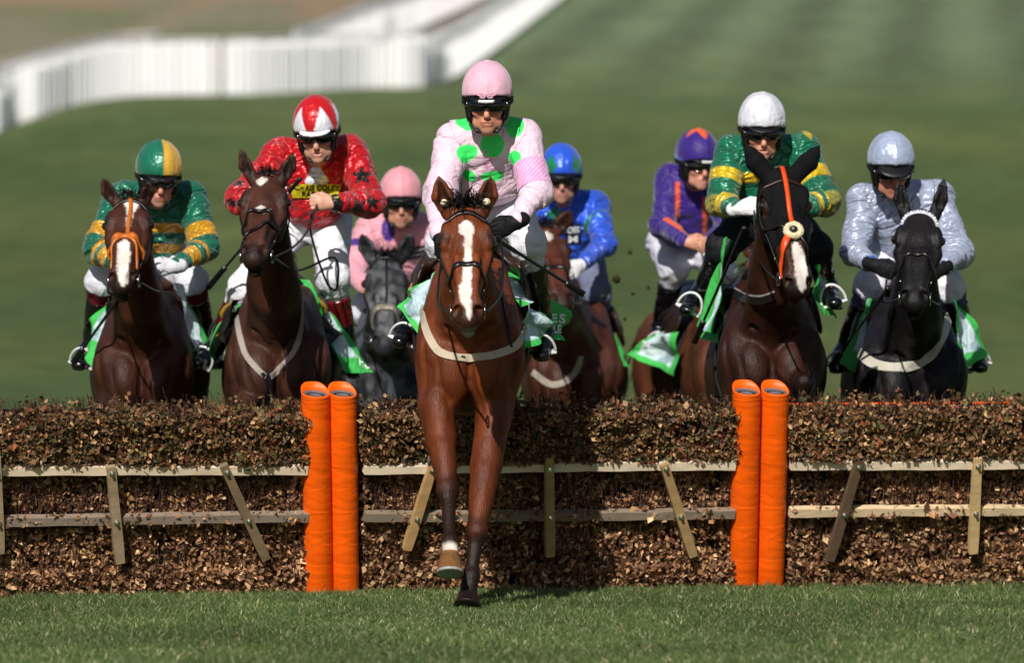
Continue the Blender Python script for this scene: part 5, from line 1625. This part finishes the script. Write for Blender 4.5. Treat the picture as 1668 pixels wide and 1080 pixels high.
# 7 ---------------------------------------------------------------- green and gold hoops, white cap
h7 = horse(dict(label='dark brown horse in a black ear hood with an orange face strap', chest=(1256, 572, 39.0), pitch=7, h=.0105, hyaw=10, hroll=-2,
    poll=(1274, 272, 38.3), muzzle=(1304, 462), ears=((1216, 236, -.02), (1334, 238, -.02)), hl=.66, coat='33190f', mane='0b0807', dark='0c0908', seed=41, wide=.92, hood=True, mz=.93, ear_w=.9,
    marks=[dict(t=[.62, .68, .75, .85, .95, 1.02, 1.05], w=[0, .020, .026, .030, .028, .016, 0], o=[.004, .006, .012, .012, .010, .008, .008])],
    brow_t=.14, brow='2a1812', nose=False, forelock=0, fleece=(.56, .0), saddle='120f10',
    straps=[([(-.06, .0, .05), (.15, .002, .05), (.35, .0, .05), (.53, .0, .05)], .022, 'd8480e', 'leather'), ([(.58, -.01, .05), (.66, -.05, .03), (.78, -.075, -.05), (.86, -.08, -.10)], .034, 'd8480e', 'leather'),
            ([(.58, .01, .05), (.66, .05, .03), (.80, .09, -.07)], .014, '18110e', 'leather'), ([(.54, -.03, .05), (.50, -.09, .0), (.46, -.13, -.09)], .014, '18110e', 'leather')],
    legs=[((-.155, .06, .95), (-.15, -.06, .55), (-.14, .10, .30), (-.14, .20, .28), (-.14, .26, .27)),
          ((.15, .02, .98), (.16, -.34, .95), (.15, -.20, .62), (.15, -.10, .56), (.15, -.05, .52)),
          ((-.17, 1.20, 1.0), (-.15, 1.46, .60), (-.14, 1.40, .24), (-.14, 1.30, .10), (-.14, 1.26, .0)), ((.17, 1.20, 1.0), (.15, 1.56, .60), (.14, 1.52, .24), (.14, 1.42, .10), (.14, 1.38, .0))],
    body_straps=[([(1168, 440), (1184, 466), (1206, 484), (1236, 490), (1262, 482)], .038, '1c1719', 'leather', 'breastgirth'), ([(1172, 434), (1188, 460), (1210, 477), (1238, 482), (1262, 474)], .008, '8a8684', 'cloth', 'breastgirth_piping')],
    cloth=[dict(q=[(1195, 385, .22), (1160, 545, .34), (1140, 530, .6), (1184, 392, .45)], border=.40, edges='fk', ph=.2), dict(q=[(1185, 480, .36), (1168, 560, .45), (1140, 548, .8), (1160, 500, .65)], border=.34, edges='fkb', ph=1.2, base='b8d0c0'),
           dict(q=[(1324, 430, .35), (1340, 512, .45), (1366, 518, .85), (1338, 440, .7)], border=.40, edges='fkb', ph=2.2)]))
def hoops7(I):
    c = tile(I, '0c6e50')
    t = (I['reg'] == 0)
    c = mix(c, lin('dcb818'), t * band(I['py'], 281, 297, 1.5))
    for a, b in ((.44, .66), (1.00, 1.16), (1.34, 1.58)): c = mix(c, lin('dcb818'), (~t) * band(I['tau'] + .10 * np.sin(I['px'] * .12) * (I['tau'] > 1), a, b, .012))
    return mix(c, lin('dcb818'), band(I['px'], 1300, 1322, 2) * band(I['py'] - (I['px'] - 1311) * .9, 202, 218, 2) * (I['v'][:, 1] > 39.3))
r7 = person(dict(D=39.0, seed=7, label='jockey in green jacket with yellow hoops and plain white cap', h=.006, jh=.006, open=True,
    head=(1243, 221, .28), tilt=13, yaw=4, neck=(1245, 250, .46), hips=(1248, 345, .92), sha=(1190, 248, .48), shb=(1306, 246, .48), ela=(1176, 330, .34), elb=(1342, 326, .34),
    wra=(1204, 340, .16), wrb=(1302, 345, .10), hda=V(.7, -.5, .1), kna=(1178, 402, .52), knb=(1328, 405, .52), ana=(1144, 474, .74), anb=(1346, 462, .72), toa=(1120, 500, .56), tob=(1358, 488, .42),
    colf=hoops7, mat='satin', capf=plain('dedeea'), cap_z=.058, skin='c68c76', wrinkle=.012, puff=1.05, breeches='15161c', glove='dcdce0', boot='0a0b0f'))
stirrups(h7, r7, 'e2e2e4'); reins(h7, r7, .06)
whip(at(1212, 372, 38.7), at(1130, 560, 39.3), 'black whip held down along the shoulder of the hooded horse')

# 8 ---------------------------------------------------------------- silver
h8 = horse(dict(label='black horse at far right with a white beaded browband', chest=(1486, 600, 39.9), pitch=5, h=.0115,
    poll=(1499, 340, 39.25), muzzle=(1489, 482), ears=((1464, 288), (1538, 288)), hyaw=-2, coat='161316', ear_w=.8, mane='09090a', dark='0a090a', seed=51, wide=1.02, hl=.60, mzs=.5,
    brow='c8c8d4', beads=('e4e4ec', 'c0c0d0'), brow_t=.05, nose_t=.53, forelock=0, saddle='2a1710',
    body_straps=[([(1392, 556), (1402, 576), (1426, 594), (1464, 599), (1500, 590), (1528, 564), (1542, 528), (1546, 500)], .052, 'b8b4a8', 'cloth', 'breastgirth')],
    cloth=[dict(q=[(1430, 486, .25), (1398, 612, .34), (1372, 590, .55), (1414, 488, .45)], border=.25, edges='fkb', ph=.2), dict(q=[(1548, 488, .25), (1572, 606, .34), (1612, 578, .55), (1564, 496, .45)], border=.18, edges='fkb', ph=.9)]))
def col8(I):
    c = tile(I, 'a9b3cd')
    return mix(c, lin('2a6ac0'), (I['reg'] == 2) * sstep(1.90, 1.92, I['tau']))
r8 = person(dict(D=39.9, seed=8, label='jockey at far right in silver blue satin jacket and cap', h=.007, jh=.0065, deep_peak=True,
    head=(1455, 285, .28), tilt=16, yaw=8, neck=(1465, 318, .44), hips=(1474, 402, .90), sha=(1408, 326, .48), shb=(1526, 322, .48), ela=(1390, 412, .34), elb=(1560, 412, .34),
    wra=(1424, 432, .08), wrb=(1534, 438, .08), hda=V(.7, -.5, -.3), hdb=V(-.6, -.5, -.3), kna=(1418, 466, .48), knb=(1546, 470, .48), ana=(1378, 566, .72), anb=(1580, 566, .72), toa=(1364, 596, .58), tob=(1596, 594, .58),
    colf=col8, mat='satin', capf=plain('a2adc9'), cap_z=.066, skin='bd7c66', wrinkle=.013, breeches='dadae4', glove='0c0c10', knee_c='4a4468'))
stirrups(h8, r8); reins(h8, r8)
whip(at(1446, 470, 39.4), at(1352, 600, 39.9), 'black whip held down beside the black horse at far right')

# ------------------------------------------------------------------ turf thrown up by the hooves
M['clod'] = material('clod', 0.95, 0.1, var=.3, vscale=60)
def clod(px, py, D, r, seed):
    g = np.random.default_rng(seed)
    c0 = at(px, py, D)
    v, f = ball(V(0, 0, 0), V(r, r * .8, r * .7), 12, 8)
    v = v * (.6 + .9 * fbm(v / r * 1.6 + seed, 5)[:, None])
    mb = MB(); mb.add(v + c0, f, lin('2c2a18'))
    for k in range(14):
        d = unit(g.normal(0, 1, 3))
        a, b = tube([c0 + d * r * .4, c0 + d * r * g.uniform(1.2, 2.2)], [.0025, .0012], 4); mb.add(a, b, lin('3d4a22'))
    o = mb.build('turf_clod', M['clod'], None, c0)
    return o
for k, (x, y, r, lab) in enumerate([(1004, 455, .022, 'tufty clod of turf in the air right of the blue jockey'), (1026, 411, .011, 'dark clod flying above the tufty one'), (1031, 479, .010, 'small dark clod flying below right of the tufty one'),
                                    (1018, 520, .010, 'small clod flying low between the blue jockey and the brown horse'), (982, 482, .008, 'tiny clod beside the blue jockey boot'), (1056, 468, .009, 'tiny clod beside the rump of the brown horse')]):
    tag(clod(x, y, 42.5, r, k), lab, 'clod', 'turf thrown up by the hooves')
